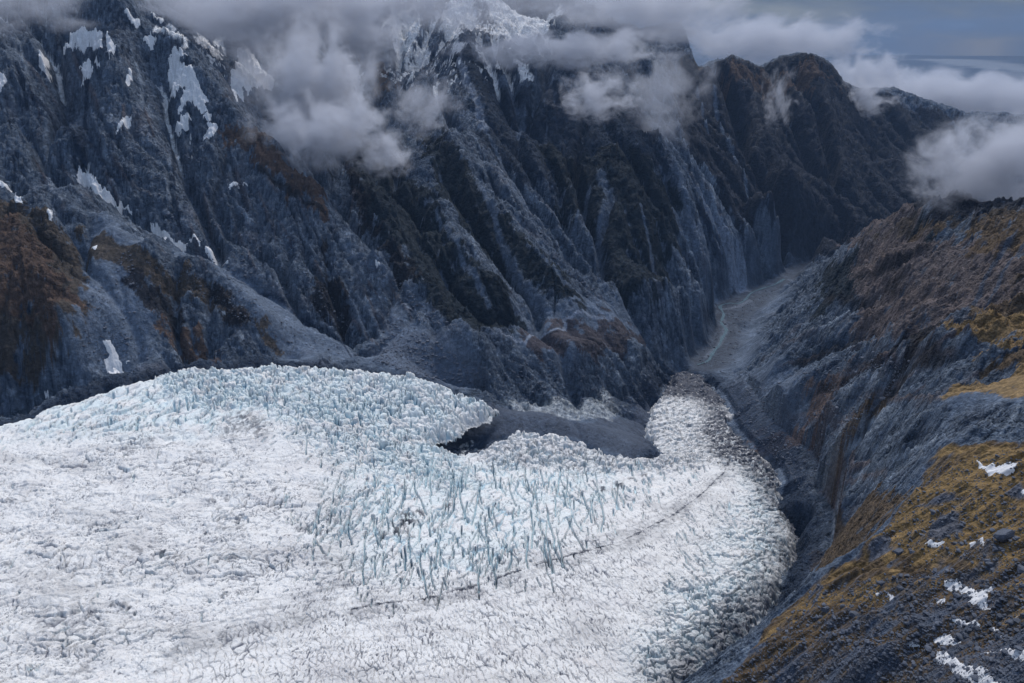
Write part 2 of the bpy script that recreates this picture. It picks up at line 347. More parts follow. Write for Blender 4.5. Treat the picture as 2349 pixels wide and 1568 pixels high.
# first the big forms, on a coarse sheet
G = make_grid(.4); G.fill(LS); G.z = blur(G.z, 2); base = G.z.copy(); X, Y, R = arrays(G)
rough = flats(G, X, Y, R); near = ss(150, 900, R); G.z = G.z + 70 * ss(3900, 4300, R) * ss(7000, 6200, R) * ss(.14, .2, G.TH)
wallR = (ss(math.radians(12), math.radians(17), G.TH) * ss(540, 640, R) * (1 - ss(2000, 2500, R))).astype(np.float32)
wx = X + 40 * fbm(X / 160, Y / 160, 3, 101); wy = Y + 40 * fbm(X / 160, Y / 160, 3, 131)
amp = rough * near
G.z = G.z + 30 * (ridged(wx / 420, wy / 420, 5, 11, 0.52) - 0.25) * amp * ss(600, 1500, R) * (1 - .6 * wallR) + 7 * fbm(X / 60, Y / 60, 4, 31, 0.55) * amp
G.z = G.z + wallR * rough * 30 * (ridged((wx + .12 * wy) / 120, (wy - .12 * wx) / 380, 4, 41, .55) - .2) * np.clip(R / 1200, .5, 1.3)
# ledges and terraces: a crest line, a face behind it, a gentle back in front
def ledge(pl, h, face=5, back=30, flip=0):
    P = G.plan(pl, base)
    if len(P) < 2: return
    P = np.array(P); pad = .10
    j0 = max(0, int((P[:, 0].min() - pad - G.th[0]) / G.dt)); j1 = min(G.nt, int((P[:, 0].max() + pad - G.th[0]) / G.dt) + 1)
    i0 = max(0, int((P[:, 1].min() - pad - G.rho[0]) / G.dr)); i1 = min(G.nr, int((P[:, 1].max() + pad - G.rho[0]) / G.dr) + 1)
    t = G.TH[i0:i1, j0:j1]; r_ = G.RHO[i0:i1, j0:j1]; Rr = G.R[i0:i1]; xx = X[i0:i1, j0:j1]; yy = Y[i0:i1, j0:j1]
    t = t + .006 * fbm(xx / (.03 * Rr), yy / (.03 * Rr), 4, 55 + int(h)); r_ = r_ + .006 * fbm(xx / (.03 * Rr), yy / (.03 * Rr), 4, 65 + int(h))
    best = np.full(t.shape, 9.0); sg = np.zeros(t.shape); par = np.zeros(t.shape); n = len(P) - 1
    for k in range(n):
        a, c = P[k], P[k + 1]; e0, e1 = c - a; LL = e0 * e0 + e1 * e1 + 1e-12
        s = np.clip(((t - a[0]) * e0 + (r_ - a[1]) * e1) / LL, 0, 1); ex = t - a[0] - s * e0; ey = r_ - a[1] - s * e1
        dd = np.hypot(ex, ey); m = dd < best; best = np.where(m, dd, best); sg = np.where(m, np.sign(e0 * ey - e1 * ex), sg); par = np.where(m, (k + s) / n, par)
    if flip: sg = -sg
    m = best * sg * Rr; tap = ss(0, .12, par) * ss(0, .12, 1 - par) * (.75 + .5 * fbm(par * 9, par * 0 + h, 3, 57))
    G.z[i0:i1, j0:j1] += h * tap * np.where(m < 0, np.exp(m / back), np.exp(-(np.abs(m) / face) ** 1.5))
for pl, h in [([(420, 125), (480, 200), (560, 290), (640, 372), (700, 430), (770, 530), (850, 610)], 45), ([(190, 535), (330, 590), (480, 640), (580, 715), (650, 800)], 34), ([(60, 60), (110, 180), (170, 300), (200, 370)], 30), ([(0, 120), (60, 220), (150, 340), (190, 388)], 34),
        ([(250, 40), (300, 230), (375, 400), (418, 540)], 26), ([(450, 330), (560, 470), (690, 640), (760, 740)], 26), ([(420, 430), (520, 560), (640, 665)], 20), ([(560, 330), (640, 470), (700, 560)], 20), ([(300, 330), (400, 470), (470, 580)], 18), ([(200, 200), (250, 340), (330, 480)], 18),
        ([(780, 400), (880, 520), (960, 640), (1040, 740)], 34), ([(900, 400), (1000, 520), (1100, 660), (1180, 740)], 40), ([(1000, 330), (1100, 470), (1220, 600), (1330, 700)], 45), ([(1070, 300), (1160, 440), (1270, 580), (1370, 690)], 26), ([(870, 540), (930, 640), (980, 700)], 22), ([(850, 380), (950, 520), (1050, 650)], 20),
        ([(-40, 440), (60, 560), (110, 690), (150, 800)], 24), ([(60, 440), (130, 560), (180, 680), (200, 790)], 22), ([(330, 640), (400, 720), (450, 810)], 16), ([(430, 660), (500, 740), (560, 815)], 16), ([(1480, 290), (1560, 430), (1610, 560), (1640, 690)], 45), ([(1540, 300), (1600, 420), (1640, 560), (1665, 660)], 30),
        ([(1250, 320), (1310, 450), (1350, 560)], 30), ([(1440, 300), (1500, 450), (1540, 600)], 30), ([(1400, 330), (1450, 470), (1480, 600)], 24), ([(1160, 220), (1200, 330), (1260, 440)], 30), ([(1600, 300), (1660, 440), (1710, 600)], 40), ([(1690, 140), (1740, 300), (1820, 470), (1870, 580)], 60), ([(1840, 130), (1900, 300), (1960, 450)], 70), ([(1930, 190), (2020, 330), (2080, 440)], 70), ([(1620, 170), (1660, 300), (1700, 420)], 50), ([(940, 180), (1010, 300), (1080, 420)], 40), ([(1060, 60), (1080, 180), (1130, 290)], 40)]:
    ledge(pl, h, 28, 75, 0)
for p in range(8):
    A = blur(run_off(G, R, blur(G.z, 1), 240000, 110, 200 + p), 1)
    d = np.minimum(np.log1p(A / 2.5), 4.5)
    G.z = G.z - 0.26 * R * G.dt * (0.15 + 0.85 * rough) * d * ss(420, 900, R) * (1 - .72 * wallR)
    G.z = G.z + (blur(G.z, 1) - G.z) * 0.2
log('big forms')
zc = G.z / G.R; rc = rough; bc = base / G.R
G = make_grid(Q); X, Y, R = arrays(G)
G.z = upsample(zc, (G.nr, G.nt)) * G.R; base = upsample(bc, (G.nr, G.nt)) * G.R; rough = upsample(rc, (G.nr, G.nt)).astype(np.float32); G.z = blur(G.z, 1)
wallR = upsample(wallR, (G.nr, G.nt)).astype(np.float32)
del zc, rc, bc
near = ss(150, 900, R)
G.z = G.z + rough * near * 5 * fbm(X / 34, Y / 34, 5, 33, .58) + 2.2 * fbm(X / 14, Y / 14, 4, 51, .6) * (0.25 + 0.75 * rough) * ss(100, 600, R)
G.z = G.z + wallR * rough * 9 * (ridged((X + .15 * Y) / 42, (Y - .15 * X) / 130, 5, 43, .6) - .2)
# foreground knolls
fg = 1 - ss(520, 640, R)
G.z = G.z + fg * (8.0 * (ridged(X / 95 + .02 * Y, Y / 42, 4, 71) - .2) + 1.1 * fbm(X / 9, Y / 7, 5, 81, .6))

log('noise')
for pl, h, f_, b_ in [([(1700, 835), (1790, 778), (1860, 735), (1960, 700), (2060, 650), (2130, 620)], 22, 25, 90), ([(1740, 885), (1830, 832), (1930, 800), (2000, 760), (2100, 720)], 20, 18, 80), ([(1850, 790), (1900, 752), (2020, 695), (2110, 690)], 16, 14, 60),
        ([(1700, 965), (1800, 935), (1880, 895), (1960, 860), (2020, 835), (2100, 790)], 18, 14, 60), ([(1780, 1030), (1850, 1000), (1900, 960), (1960, 930)], 12, 10, 40), ([(1955, 1050), (1990, 965), (2030, 905), (2080, 868), (2160, 835), (2250, 815)], 20, 8, 50),
        ([(1870, 1210), (1950, 1120), (2020, 1080), (2090, 1030)], 12, 8, 40), ([(1900, 640), (1980, 600), (2060, 560), (2150, 540)], 22, 20, 90), ([(2130, 700), (2200, 660), (2300, 600), (2349, 570)], 10, 10, 50), ([(2180, 770), (2260, 755), (2349, 735)], 8, 7, 40), ([(2230, 860), (2300, 830), (2349, 815)], 7, 6, 30),
        ([(1860, 1350), (1920, 1318), (2000, 1275), (2060, 1262), (2172, 1256), (2260, 1262), (2349, 1285)], 6, 4, 22), ([(2025, 1222), (2060, 1190), (2110, 1165), (2206, 1144), (2300, 1150), (2400, 1165)], 8, 5, 28), ([(2120, 1085), (2180, 1062), (2260, 1052), (2349, 1060)], 6, 4, 25),
        ([(1840, 1385), (1900, 1352), (1960, 1345), (2050, 1360), (2120, 1385), (2200, 1425)], 6, 4, 20), ([(1780, 1450), (1850, 1425), (1930, 1430), (2030, 1450), (2130, 1500)], 4, 3, 14), ([(1700, 1530), (1800, 1500), (1900, 1495), (2000, 1520), (2100, 1560)], 4, 3, 12), ([(2150, 1300), (2230, 1290), (2349, 1320)], 3.5, 3, 14), ([(2200, 1400), (2300, 1380), (2349, 1390)], 3, 3, 12), ([(2130, 1020), (2240, 1016), (2349, 1012)], 5, 4, 25),
        ([(850, 625), (870, 622), (890, 640), (905, 660)], 25, 8, 60), ([(1380, 655), (1440, 652), (1500, 650), (1540, 652)], 18, 10, 60), ([(1040, 870), (1080, 862), (1130, 880)], 10, 6, 30), ([(1225, 905), (1290, 880), (1380, 892)], 10, 8, 30)]:
    wall = pl[0][0] > 1600 and pl[0][1] < 1240 and not (pl[0][0] > 2020 and pl[0][1] > 1010)
    ledge(pl, h * (2.1 if wall else 1.2), f_, b_, wall)
# water and rock running downhill carve the gullies
flow = np.zeros_like(X)
for p in range(3):
    A = blur(run_off(G, R, blur(G.z, 1), int(1000000 * Q * Q), int(120 * Q) + 20, 300 + p), 1)
    d = np.minimum(np.log1p(A / 3.0), 4.5); flow = flow * 0.5 + d * 0.5
    G.z = G.z - 0.26 * R * G.dt * (0.18 + 0.82 * rough) * d * ss(420, 900, R) * (1 - .78 * wallR)
    G.z = G.z + (blur(G.z, 1) - G.z) * 0.12
flow /= flow.max()
# the flat gravel floor of the gorge
FLOOR = [(1600, 846, -775), (1588, 815, -782), (1632, 785, -795), (1646, 740, -808), (1638, 697, -820), (1684, 674, -828), (1760, 642, -838), (1830, 602, -848), (1872, 600, -850), (1846, 622, -846), (1780, 662, -833), (1736, 700, -820), (1690, 735, -808), (1682, 790, -792), (1650, 842, -780)]
fsd = G.poly_sd([(ray(u_, v_)[0], math.log(z_ / ray(u_, v_)[1])) for u_, v_, z_ in FLOOR], .08)
def floor_z(R): return np.interp(R, [1850, 2000, 2400, 2800, 3100], [-772, -790, -818, -838, -850])
fw = ss(-.020, .002, fsd + .010 * fbm(X / 60, Y / 60, 3, 61))
G.z = G.z + (floor_z(R) + 1.2 * fbm(X / 40, Y / 40, 4, 63) - G.z) * fw; rough = rough * (1 - fw)
log('gullies')
# ---------------------------------------------------------------- glacier
GP = zpts([(-350, 1050, -470), (0, 962, -498), (100, 930, -503), (200, 900, -508), (320, 865, -510), (450, 838, -512), (575, 832, -518), (700, 836, -524), (830, 842, -534), (950, 852, -548), (1010, 868, -560), (1050, 886, -573), (1100, 905, -588), (1142, 920, -602),
      (1110, 945, -598), (1060, 960, -592), (1030, 990, -590), (1000, 1010, -590), (960, 1015, -584), (1050, 1040, -590), (1130, 1005, -596), (1190, 985, -602), (1260, 985, -608), (1330, 1010, -616), (1400, 1040, -625), (1480, 1052, -636), (1550, 1040, -648), (1610, 1032, -655), (1680, 1040, -652),
      (1750, 1090, -634), (1800, 1150, -614), (1835, 1220, -598), (1822, 1300, -583), (1790, 1380, -568), (1740, 1450, -555), (1690, 1520, -544), (1650, 1590, -536), (1600, 1700, -520),
      (1482, 960, -700), (1490, 925, -712), (1530, 905, -722), (1580, 905, -722), (1640, 930, -708), (1680, 960, -694), (1730, 1020, -668), (1500, 1030, -682), (1600, 1000, -690), (1570, 960, -705),
      (0, 1250, -478), (600, 1250, -505), (1200, 1250, -537), (1600, 1200, -585), (1700, 1350, -560), (0, 1568, -455), (600, 1568, -478), (1200, 1568, -500), (1500, 1500, -525),
      (300, 1000, -503), (600, 950, -515), (800, 980, -540), (850, 1100, -538), (1000, 1100, -555), (1200, 1080, -580), (1350, 1120, -590), (1500, 1120, -605), (300, 1400, -478), (900, 1400, -505), (-400, 1400, -450), (-400, 1700, -430), (600, 1750, -455), (1300, 1750, -480),
      (1560, 870, -745), (1600, 850, -762), (1650, 900, -738)])
class GS(Surf): pass
gsurf = GS(GP, c=0.03, lam=1e-4)
def glacier_z(th, rho): return gsurf(th, rho) * np.exp(rho)
H = Grid(math.radians(-47), math.radians(33), 330, 2200, int(1560 * Q), int(1480 * Q))
H.fill(gsurf, 300, 300)
OUT1 = [(-400, 1075), (-150, 1010), (0, 965), (60, 948), (110, 930), (160, 915), (250, 885), (330, 864), (400, 846), (440, 838), (500, 843), (575, 834), (640, 838), (700, 836), (780, 845), (830, 844), (900, 852), (950, 853), (1005, 868), (1045, 892), (1090, 906), (1142, 922), (1118, 945), (1075, 958), (1055, 975), (1035, 990), (1010, 994), (985, 1004),
        (1010, 1015), (1050, 1036), (1090, 1030), (1120, 1008), (1150, 1003), (1165, 987), (1190, 984), (1220, 992), (1262, 986), (1330, 1010), (1365, 1027), (1400, 1041), (1460, 1048), (1500, 1052), (1540, 1040), (1600, 1030), (1640, 1032), (1700, 1045), (1740, 1080), (1785, 1130), (1815, 1170), (1838, 1222), (1828, 1262), (1818, 1310), (1795, 1370), (1765, 1425), (1735, 1455), (1700, 1500), (1675, 1530), (1640, 1590), (1560, 1720), (1200, 1800), (0, 1800), (-500, 1700)]
OUT2 = [(1478, 968), (1484, 935), (1505, 908), (1512, 885), (1535, 870), (1545, 845), (1575, 838), (1615, 850), (1640, 880), (1668, 905), (1690, 940), (1690, 965), (1722, 1005), (1760, 1040), (1800, 1075), (1812, 1100), (1795, 1140), (1720, 1095), (1650, 1070), (1560, 1050), (1515, 1040), (1490, 1010)]
P1 = [(H.th[0] + h[1] * H.dt, H.rho[0] + h[0] * H.dr) if (h := H.hit(*p)) else None for p in OUT1]
P1 = [p if p is not None else (ray(*q)[0], math.log(-460 / ray(*q)[1])) for p, q in zip(P1, OUT1)]
P2 = H.plan(OUT2)
def ice_sd(g):
    a = g.poly_sd(P1, 0.12); b = g.poly_sd(P2, 0.12)
    return np.maximum(a, b)
# the bed stays under the ice
zg = upsample(gsurf(*np.meshgrid(np.linspace(G.th[0], G.th[-1], 300), np.linspace(G.rho[0], G.rho[-1], 400))), (G.nr, G.nt)) * G.R
sdL = ice_sd(G)
far_in = sdL * R
G.z = np.where(far_in > 0, np.minimum(G.z, zg - 4 - 22 * ss(0, 30, far_in)), G.z)
G.z = np.where((far_in <= 0) & (far_in > -40), np.minimum(G.z, zg + 6 + 30 * ss(0, 40, -far_in)), G.z)
landkeep = far_in < 60
log('bed')
sd = ice_sd(H)
hx = H.X.astype(np.float32); hy = H.Y.astype(np.float32); HR = (H.R + 0 * H.X).astype(np.float32)
HU, HV = None, None
sdm = sd * HR + (9 + 14 * (hy > 1150) * (hx > 150)) * fbm(hx / 26, hy / 26, 4, 301, .65)          # metres inside the margin, ragged
keep = sdm > -3
kx = np.nonzero(keep)
x = hx[kx]; y = hy[kx]; r = HR[kx]; m = sdm[kx]; zz = H.z[kx].astype(np.float32)
th = H.TH[kx]; rh = H.RHO[kx]
log('ice verts', len(x))
def reg(pl, soft=0.05):
    P = H.plan(pl) if pl[0][1] < 1500 else [(ray(*q)[0], math.log(-490 / ray(*q)[1])) for q in pl]
    P = [(ray(*q)[0], math.log(-500 / ray(*q)[1])) if H.hit(*q) is None else (lambda h: (H.th[0] + h[1] * H.dt, H.rho[0] + h[0] * H.dr))(H.hit(*q)) for q in pl]
    s = H.poly_sd(P, soft * 2.5)[kx]
    return ss(-soft, soft, s + soft * 0.9 * fbm(x / (90), y / (90), 3, 77))
w_top = reg([(330, 850), (575, 836), (800, 842), (1000, 868), (1140, 922), (1040, 985), (900, 960), (780, 960), (620, 930), (480, 940), (360, 900)], .03)
w_blk = reg([(600, 900), (760, 900), (900, 960), (1010, 1015), (1060, 1060), (1020, 1120), (850, 1080), (700, 1000)], .05)
w_cen = reg([(840, 1060), (980, 1040), (1130, 1050), (1350, 1060), (1460, 1090), (1350, 1200), (1220, 1280), (1000, 1330), (820, 1300), (760, 1180)], .06)
w_nfr = reg([(1060, 1040), (1180, 985), (1300, 1000), (1450, 1050), (1620, 1030), (1600, 1075), (1350, 1090), (1150, 1075)], .03)
w_lft = reg([(-500, 1050), (300, 980), (600, 1000), (800, 1150), (850, 1330), (500, 1450), (0, 1700), (-500, 1700)], .10)
w_lob = reg([(0, 960), (330, 860), (600, 900), (640, 960), (450, 1000), (200, 1010), (0, 1010)], .05)
w_rgt = reg([(1680, 1050), (1740, 1070), (1840, 1200), (1830, 1330), (1700, 1520), (1600, 1700), (1420, 1700), (1500, 1450), (1640, 1250), (1700, 1150)], .06)
w_ton = reg(OUT2, .02)
def aniso(ang, sx, sy, seed, wob=0.5, jx=0.0):
    """cells sx wide and sy long, lying along the heading ang (radians from the +y axis towards +x)"""
    ca, sa = math.cos(ang), math.sin(ang)
    al = x * sa + y * ca; ac = x * ca - y * sa
    w = fbm(x / (sx * 4), y / (sx * 4), 3, seed + 5)
    w2 = gnoise(x / (sx * 1.3), y / (sx * 1.3), seed + 9)
    return worley((ac + wob * sx * 2.0 * w + wob * sx * .5 * w2) / sx, (al + wob * sx * 2.5 * w) / sy, seed)
patch = ss(-.25, .35, fbm(x / 70, y / 70, 4, 401))
patch2 = ss(-.2, .4, fbm(x / 35, y / 35, 4, 431))
d = 3.2 * fbm(x / 85, y / 85, 3, 411) + w_lft * 6.5 * ridged(x / 130 - y / 260, y / 120 + x / 300, 3, 413, .5) + 1.4 * fbm(x / 22, y / 22, 4, 421, .6)
crack = np.zeros_like(x); blue = np.zeros_like(x)
# 1 seracs along the far crest and below it
F1, F2, cr = aniso(.25, 10, 16, 501, 1.1); E = F2 - F1
w = np.clip(w_top + .9 * w_blk, 0, 1)
h = (cr - .45) * 9 * (.25 + patch2 * patch * 1.6) + 4 * ridged(x / 34, y / 50, 3, 503) + 5 * (1 - F1 * 1.4)
c = 1 - ss(0.0, .20, E)
d += w * (h - 11 * c * (cr * .6 + .6)); blue = np.maximum(blue, w * np.clip(c * 1.0 + ss(.5, -.9, (cr - .45)) * .18, 0, 1))
F1, F2, cr = aniso(.5, 3.8, 6, 511, 1.0); E = F2 - F1
d += w * ((cr - .5) * 3.2 - 2.2 * (1 - ss(0, .2, E))); crack = np.maximum(crack, w * .45 * (1 - ss(0, .13, E)) * patch2)
log('ice 1')
# 2 long crevasses of the bulge
F1, F2, cr = aniso(.10, 10.5, 62, 521, .55); E = F2 - F1
sel = ss(.15, .5, patch * .6 + .5 * (cr))
c = (1 - ss(.02, .17, E)) * sel
d += w_cen * ((cr - .5) * 2.2 - 4 * c); blue = np.maximum(blue, w_cen * .55 * c)
F1, F2, cr = aniso(.2, 5.5, 17, 531, .9); E = F2 - F1
d += w_cen * ((cr - .5) * 1.6 - 1.2 * (1 - ss(0, .16, E))); crack = np.maximum(crack, w_cen * .55 * (1 - ss(0, .11, E)) * patch2)
# the broken front above the debris hollow
F1, F2, cr = aniso(0.0, 9, 15, 541, .9); E = F2 - F1
d += w_nfr * ((cr - .4) * 9 + 4 * (1 - 1.3 * F1) - 6 * (1 - ss(0, .2, E))); blue = np.maximum(blue, .6 * w_nfr * (1 - ss(0, .2, E)) * cr)
F1, F2, cr = aniso(-.3, 4.2, 7, 546, .9); E = F2 - F1
d += w_nfr * (cr - .5) * 2.5; crack = np.maximum(crack, w_nfr * .8 * (1 - ss(0, .2, E)) * (.3 + .7 * patch))
log('ice 2')
# 3 hummocky field on the left
d += w_lft * (2.6 * ridged(x / 38 - .3 * y / 38, y / 60, 4, 549, .55) + 1.2 * fbm(x / 10, y / 14, 3, 550))
F1, F2, cr = aniso(.55, 10, 22, 551, 1.1); E = F2 - F1
d += w_lft * ((cr - .5) * 2.6 + 1.0 * (1 - 1.3 * F1) - 2.2 * (1 - ss(0, .16, E)) * (.3 + cr)) * (.4 + .9 * patch)
crack = np.maximum(crack, w_lft * .85 * (1 - ss(0, .10, E)) * (.25 + .75 * patch)); blue = np.maximum(blue, .38 * w_lft * ss(.7, 1, cr) * (1 - ss(0, .4, E)) * patch)
F1, F2, cr = aniso(1.0, 3.6, 8, 561, 1.1); E = F2 - F1
ww = np.clip(w_lft + .5 * w_lob, 0, 1)
d += ww * ((cr - .5) * .8 - .8 * (1 - ss(0, .18, E))); crack = np.maximum(crack, ww * 1.0 * (1 - ss(0, .13, E)) * (.1 + .9 * patch2))
# smooth long lobes towards the left edge
F1, F2, cr = aniso(.18, 12, 55, 571, .6); E = F2 - F1
d += w_lob * ((cr - .5) * 5 + 3 * (1 - 1.4 * F1) - 5 * (1 - ss(0, .2, E))); blue = np.maximum(blue, .5 * w_lob * (1 - ss(0, .2, E)) * ss(.3, .8, cr))
log('ice 3')
# 4 finely cracked flank between
w_mid = np.clip(1 - w_top - w_blk - w_cen - w_lft - w_lob - w_rgt - w_nfr - w_ton, 0, 1)
F1, F2, cr = aniso(-.38, 5.2, 21, 581, .5); E = F2 - F1
d += w_mid * ((cr - .5) * .9 - 1.4 * (1 - ss(0, .14, E))); crack = np.maximum(crack, w_mid * (1 - ss(0.0, .13, E)) * (.2 + .8 * patch2) * ss(.2, .6, cr + .3 * patch))
F1, F2, cr = aniso(.75, 9, 30, 591, .9); E = F2 - F1
d += w_mid * (cr - .5) * .8; crack = np.maximum(crack, w_mid * .6 * (1 - ss(0, .05, E)) * patch)
# 5 blocky right margin
F1, F2, cr = aniso(.75, 7, 15, 601, .9); E = F2 - F1
d += w_rgt * ((cr - .5) * 5.0 + 1.6 * (1 - 1.4 * F1) - 3.2 * (1 - ss(0, .2, E))); blue = np.maximum(blue, w_rgt * (.38 * (1 - ss(0, .28, E)) + .26 * ss(.55, .1, cr)))
crack = np.maximum(crack, w_rgt * .8 * (1 - ss(0, .16, E)) * patch2)
F1, F2, cr = aniso(.3, 3.4, 5, 611, .9); E = F2 - F1
d += (w_rgt + w_ton) * ((cr - .5) * 1.8); crack = np.maximum(crack, np.clip(w_rgt * .8 + w_ton, 0, 1) * (1 - ss(0, .16, E)) * (.25 + .6 * patch))
F1, F2, cr = aniso(.2, 10, 13, 616, .9); E = F2 - F1
d += w_ton * ((cr - .5) * 6 - 4 * (1 - ss(0, .2, E))); blue = np.maximum(blue, w_ton * .35 * (1 - ss(0, .25, E)))
log('ice 4')
# long open crevasses and hairline cracks, each following the strain of the ice
DF = np.array([(100, 1100, -.9, .35), (100, 1350, -.9, .5), (400, 1200, -.8, .6), (600, 1050, -.7, .6), (300, 950, -.25, 1), (500, 880, -.1, 1), (800, 900, -.2, 1), (800, 1150, -.55, 1), (1000, 1150, -.3, 1), (1150, 1200, -.2, 1), (1300, 1150, .05, 1), (1400, 1130, .35, 1), (1550, 1120, .5, 1), (1650, 1080, .2, 1), (1300, 1300, .4, 1), (1500, 1300, .8, 1), (1700, 1250, 1, .6), (1600, 1450, 1, .6), (1200, 1450, .5, 1), (900, 1450, -.3, .8), (600, 1450, -.9, .5), (300, 1500, -.9, .5), (1560, 950, .9, .4)], float)
def heading(u, v):
    w = 1 / ((DF[:, 0] - u) ** 2 + (DF[:, 1] - v) ** 2 + 900); return (w @ DF[:, 2]) / w.sum(), (w @ DF[:, 3]) / w.sum()
CRV = np.zeros((H.nr, H.nt), np.float32); HAIR = np.zeros((H.nr, H.nt), np.float32)
def cut(P, wid, A, val):
    for a, b in zip(P[:-1], P[1:]):
        Rm = math.exp(b[1]); pt = wid * 1.5 / Rm
        j0 = max(0, int((min(a[0], b[0]) - pt - H.th[0]) / H.dt)); j1 = min(H.nt, int((max(a[0], b[0]) + pt - H.th[0]) / H.dt) + 2)
        i0 = max(0, int((min(a[1], b[1]) - pt - H.rho[0]) / H.dr)); i1 = min(H.nr, int((max(a[1], b[1]) + pt - H.rho[0]) / H.dr) + 2)
        if j1 <= j0 or i1 <= i0: continue
        t = H.TH[i0:i1, j0:j1]; r_ = H.RHO[i0:i1, j0:j1]; e0 = b[0] - a[0]; e1 = b[1] - a[1]; LL = e0 * e0 + e1 * e1 + 1e-14
        s = np.clip(((t - a[0]) * e0 + (r_ - a[1]) * e1) / LL, 0, 1)
        dd = np.hypot(t - a[0] - s * e0, r_ - a[1] - s * e1) * Rm / wid
        np.maximum(A[i0:i1, j0:j1], (val * (1 - ss(.45, 1.0, dd))).astype(np.float32), out=A[i0:i1, j0:j1])
def crevasses(pl, n, l0, l1, wd, A, val, jit, seed):
    q = np.random.default_rng(seed); pl = np.array(pl, float); lo = pl.min(0); hi = pl.max(0); k = 0
    while k < n:
        u, v = q.uniform(lo, hi)
        if sd_poly(pl, np.array([u]), np.array([v]))[0] < 0: continue
        k += 1; du, dv = heading(u, v); a = math.atan2(du, dv) + q.normal(0, jit); Ln = q.uniform(l0, l1) * q.uniform(.5, 1); st = 7 if Ln > 30 else 5; P = []
        wd_ = wd * q.uniform(.6, 1.3); x0, y0 = u, v
        for s_ in range(max(2, int(Ln / st))):
            h_ = H.hit(u, v)
            if h_ is None: break
            P.append((H.th[0] + h_[1] * H.dt, H.rho[0] + h_[0] * H.dr)); a += q.normal(0, .16); u += math.sin(a) * st; v += math.cos(a) * st
            if v > 1560: break
        if len(P) > 1: cut(P, wd_, A, val * q.uniform(.6, 1))
CEN = [(780, 1080), (980, 1050), (1200, 1060), (1460, 1090), (1380, 1190), (1220, 1280), (1000, 1320), (800, 1290), (700, 1180)]
crevasses(CEN, 190, 25, 140, 1.15, CRV, 1, .09, 1)
crevasses([(560, 900), (900, 880), (1010, 1020), (1040, 1080), (800, 1100), (600, 1020)], 90, 15, 50, 1.6, CRV, .9, .3, 2)
crevasses([(0, 985), (330, 868), (560, 860), (640, 900), (500, 980), (200, 1010), (0, 1030)], 90, 14, 45, 1.8, CRV, .8, .2, 3)
crevasses([(640, 1060), (1000, 1040), (1500, 1070), (1480, 1180), (1260, 1340), (900, 1400), (640, 1320)], 420, 10, 45, .9, CRV, .75, .16, 11)
crevasses([(1440, 1060), (1640, 1050), (1560, 1120), (1400, 1180)], 80, 10, 36, 1.6, CRV, .8, .15, 4)
crevasses([(1560, 1180), (1700, 1130), (1830, 1200), (1800, 1350), (1640, 1540), (1450, 1568), (1500, 1400)], 260, 14, 50, 1.2, CRV, .7, .18, 5)
crevasses([(0, 1060), (500, 1000), (760, 1180), (760, 1320), (400, 1460), (0, 1568)], 110, 12, 45, 1.4, CRV, .6, .35, 6)
ALL = [(0, 990), (400, 850), (900, 860), (1120, 925), (1040, 1040), (1240, 1000), (1500, 1060), (1680, 1050), (1830, 1220), (1780, 1390), (1650, 1560), (0, 1560)]
crevasses(ALL, 2600, 8, 26, .75, HAIR, 1, .35, 7); crevasses(ALL, 900, 8, 20, .6, HAIR, .9, 1.3, 8)
crevasses([(640, 1330), (1000, 1300), (1300, 1200), (1560, 1110), (1680, 1060), (1740, 1150), (1560, 1350), (1300, 1560), (700, 1560)], 1900, 8, 22, .6, HAIR, 1, .12, 9)
crv = CRV[kx]; hr_ = HAIR[kx]; del CRV, HAIR
d -= 9 * crv + 1.0 * hr_ * (1 - crv); blue = np.maximum(blue, crv * .9); blue = np.maximum(blue, .3 * ss(.1, .6, blur(crv[None].repeat(3, 0), 0)[0]))
crack = np.maximum(crack, hr_ * (.35 + .65 * ss(-.3, .2, fbm(x / 40, y / 40, 4, 651))) * (1 - w_top * .6) * 1.0)
log('crevasses')
edge = 1 - ss(0, 26, m)
d -= edge ** 2 * 20; d -= w_ton * 6; d += (1 - ss(0, 60, m)) * 2.0 * fbm(x / 12, y / 12, 3, 621)
# dirt: bands carried along the flow, patches, and rubble along the margins
dirt = np.zeros_like(x)
def band(pl, wid, amt, wob=1.0):
    global dirt
    P = H.plan(pl); dd, _ = H.line_d(P, .05); q = dd[kx] * r + wob * wid * 1.2 * fbm(x / 30, y / 30, 3, 701)
    dirt = np.maximum(dirt, amt * (1 - ss(0, wid, np.abs(q))) * (.35 + .65 * ss(-.3, .3, fbm(x / 9, y / 5, 3, 711))))
band([(560, 1440), (800, 1400), (1000, 1370), (1150, 1325), (1290, 1280), (1420, 1250), (1530, 1190), (1600, 1150), (1660, 1090), (1672, 1045)], 3.0, .55)
MC = [(420, 1490), (560, 1440), (800, 1400), (1000, 1370), (1150, 1325), (1290, 1280), (1420, 1245), (1530, 1190), (1610, 1135), (1660, 1085), (1676, 1045)]
for k_, (off, wd_, am_) in enumerate([(-75, 3, .22), (-48, 2, .35), (-26, 5, .4), (0, 2.6, 1.6), (10, 15, .5), (-12, 8, .3), (26, 2, .5), (48, 4, .2), (75, 2, .28), (105, 5, .18), (140, 2.5, .22), (180, 5, .15), (-110, 2.5, .18), (-150, 4, .14)]):
    band([(u_ + off * .25 * (1 if v_ > 1150 else .6), v_ + off * max(.12, min(1, (v_ - 1040) / 260))) for u_, v_ in MC[(0 if k_ % 3 else 2):]], wd_, am_)
band([(1000, 1368), (1150, 1322), (1290, 1276)], 2.2, .8); band([(1250, 1290), (1370, 1255), (1500, 1200)], 6, .45)
band([(1350, 1320), (1500, 1240), (1600, 1180), (1680, 1100), (1690, 1060)], 5, .22); band([(1150, 1400), (1400, 1340), (1560, 1260), (1690, 1150)], 7, .16)
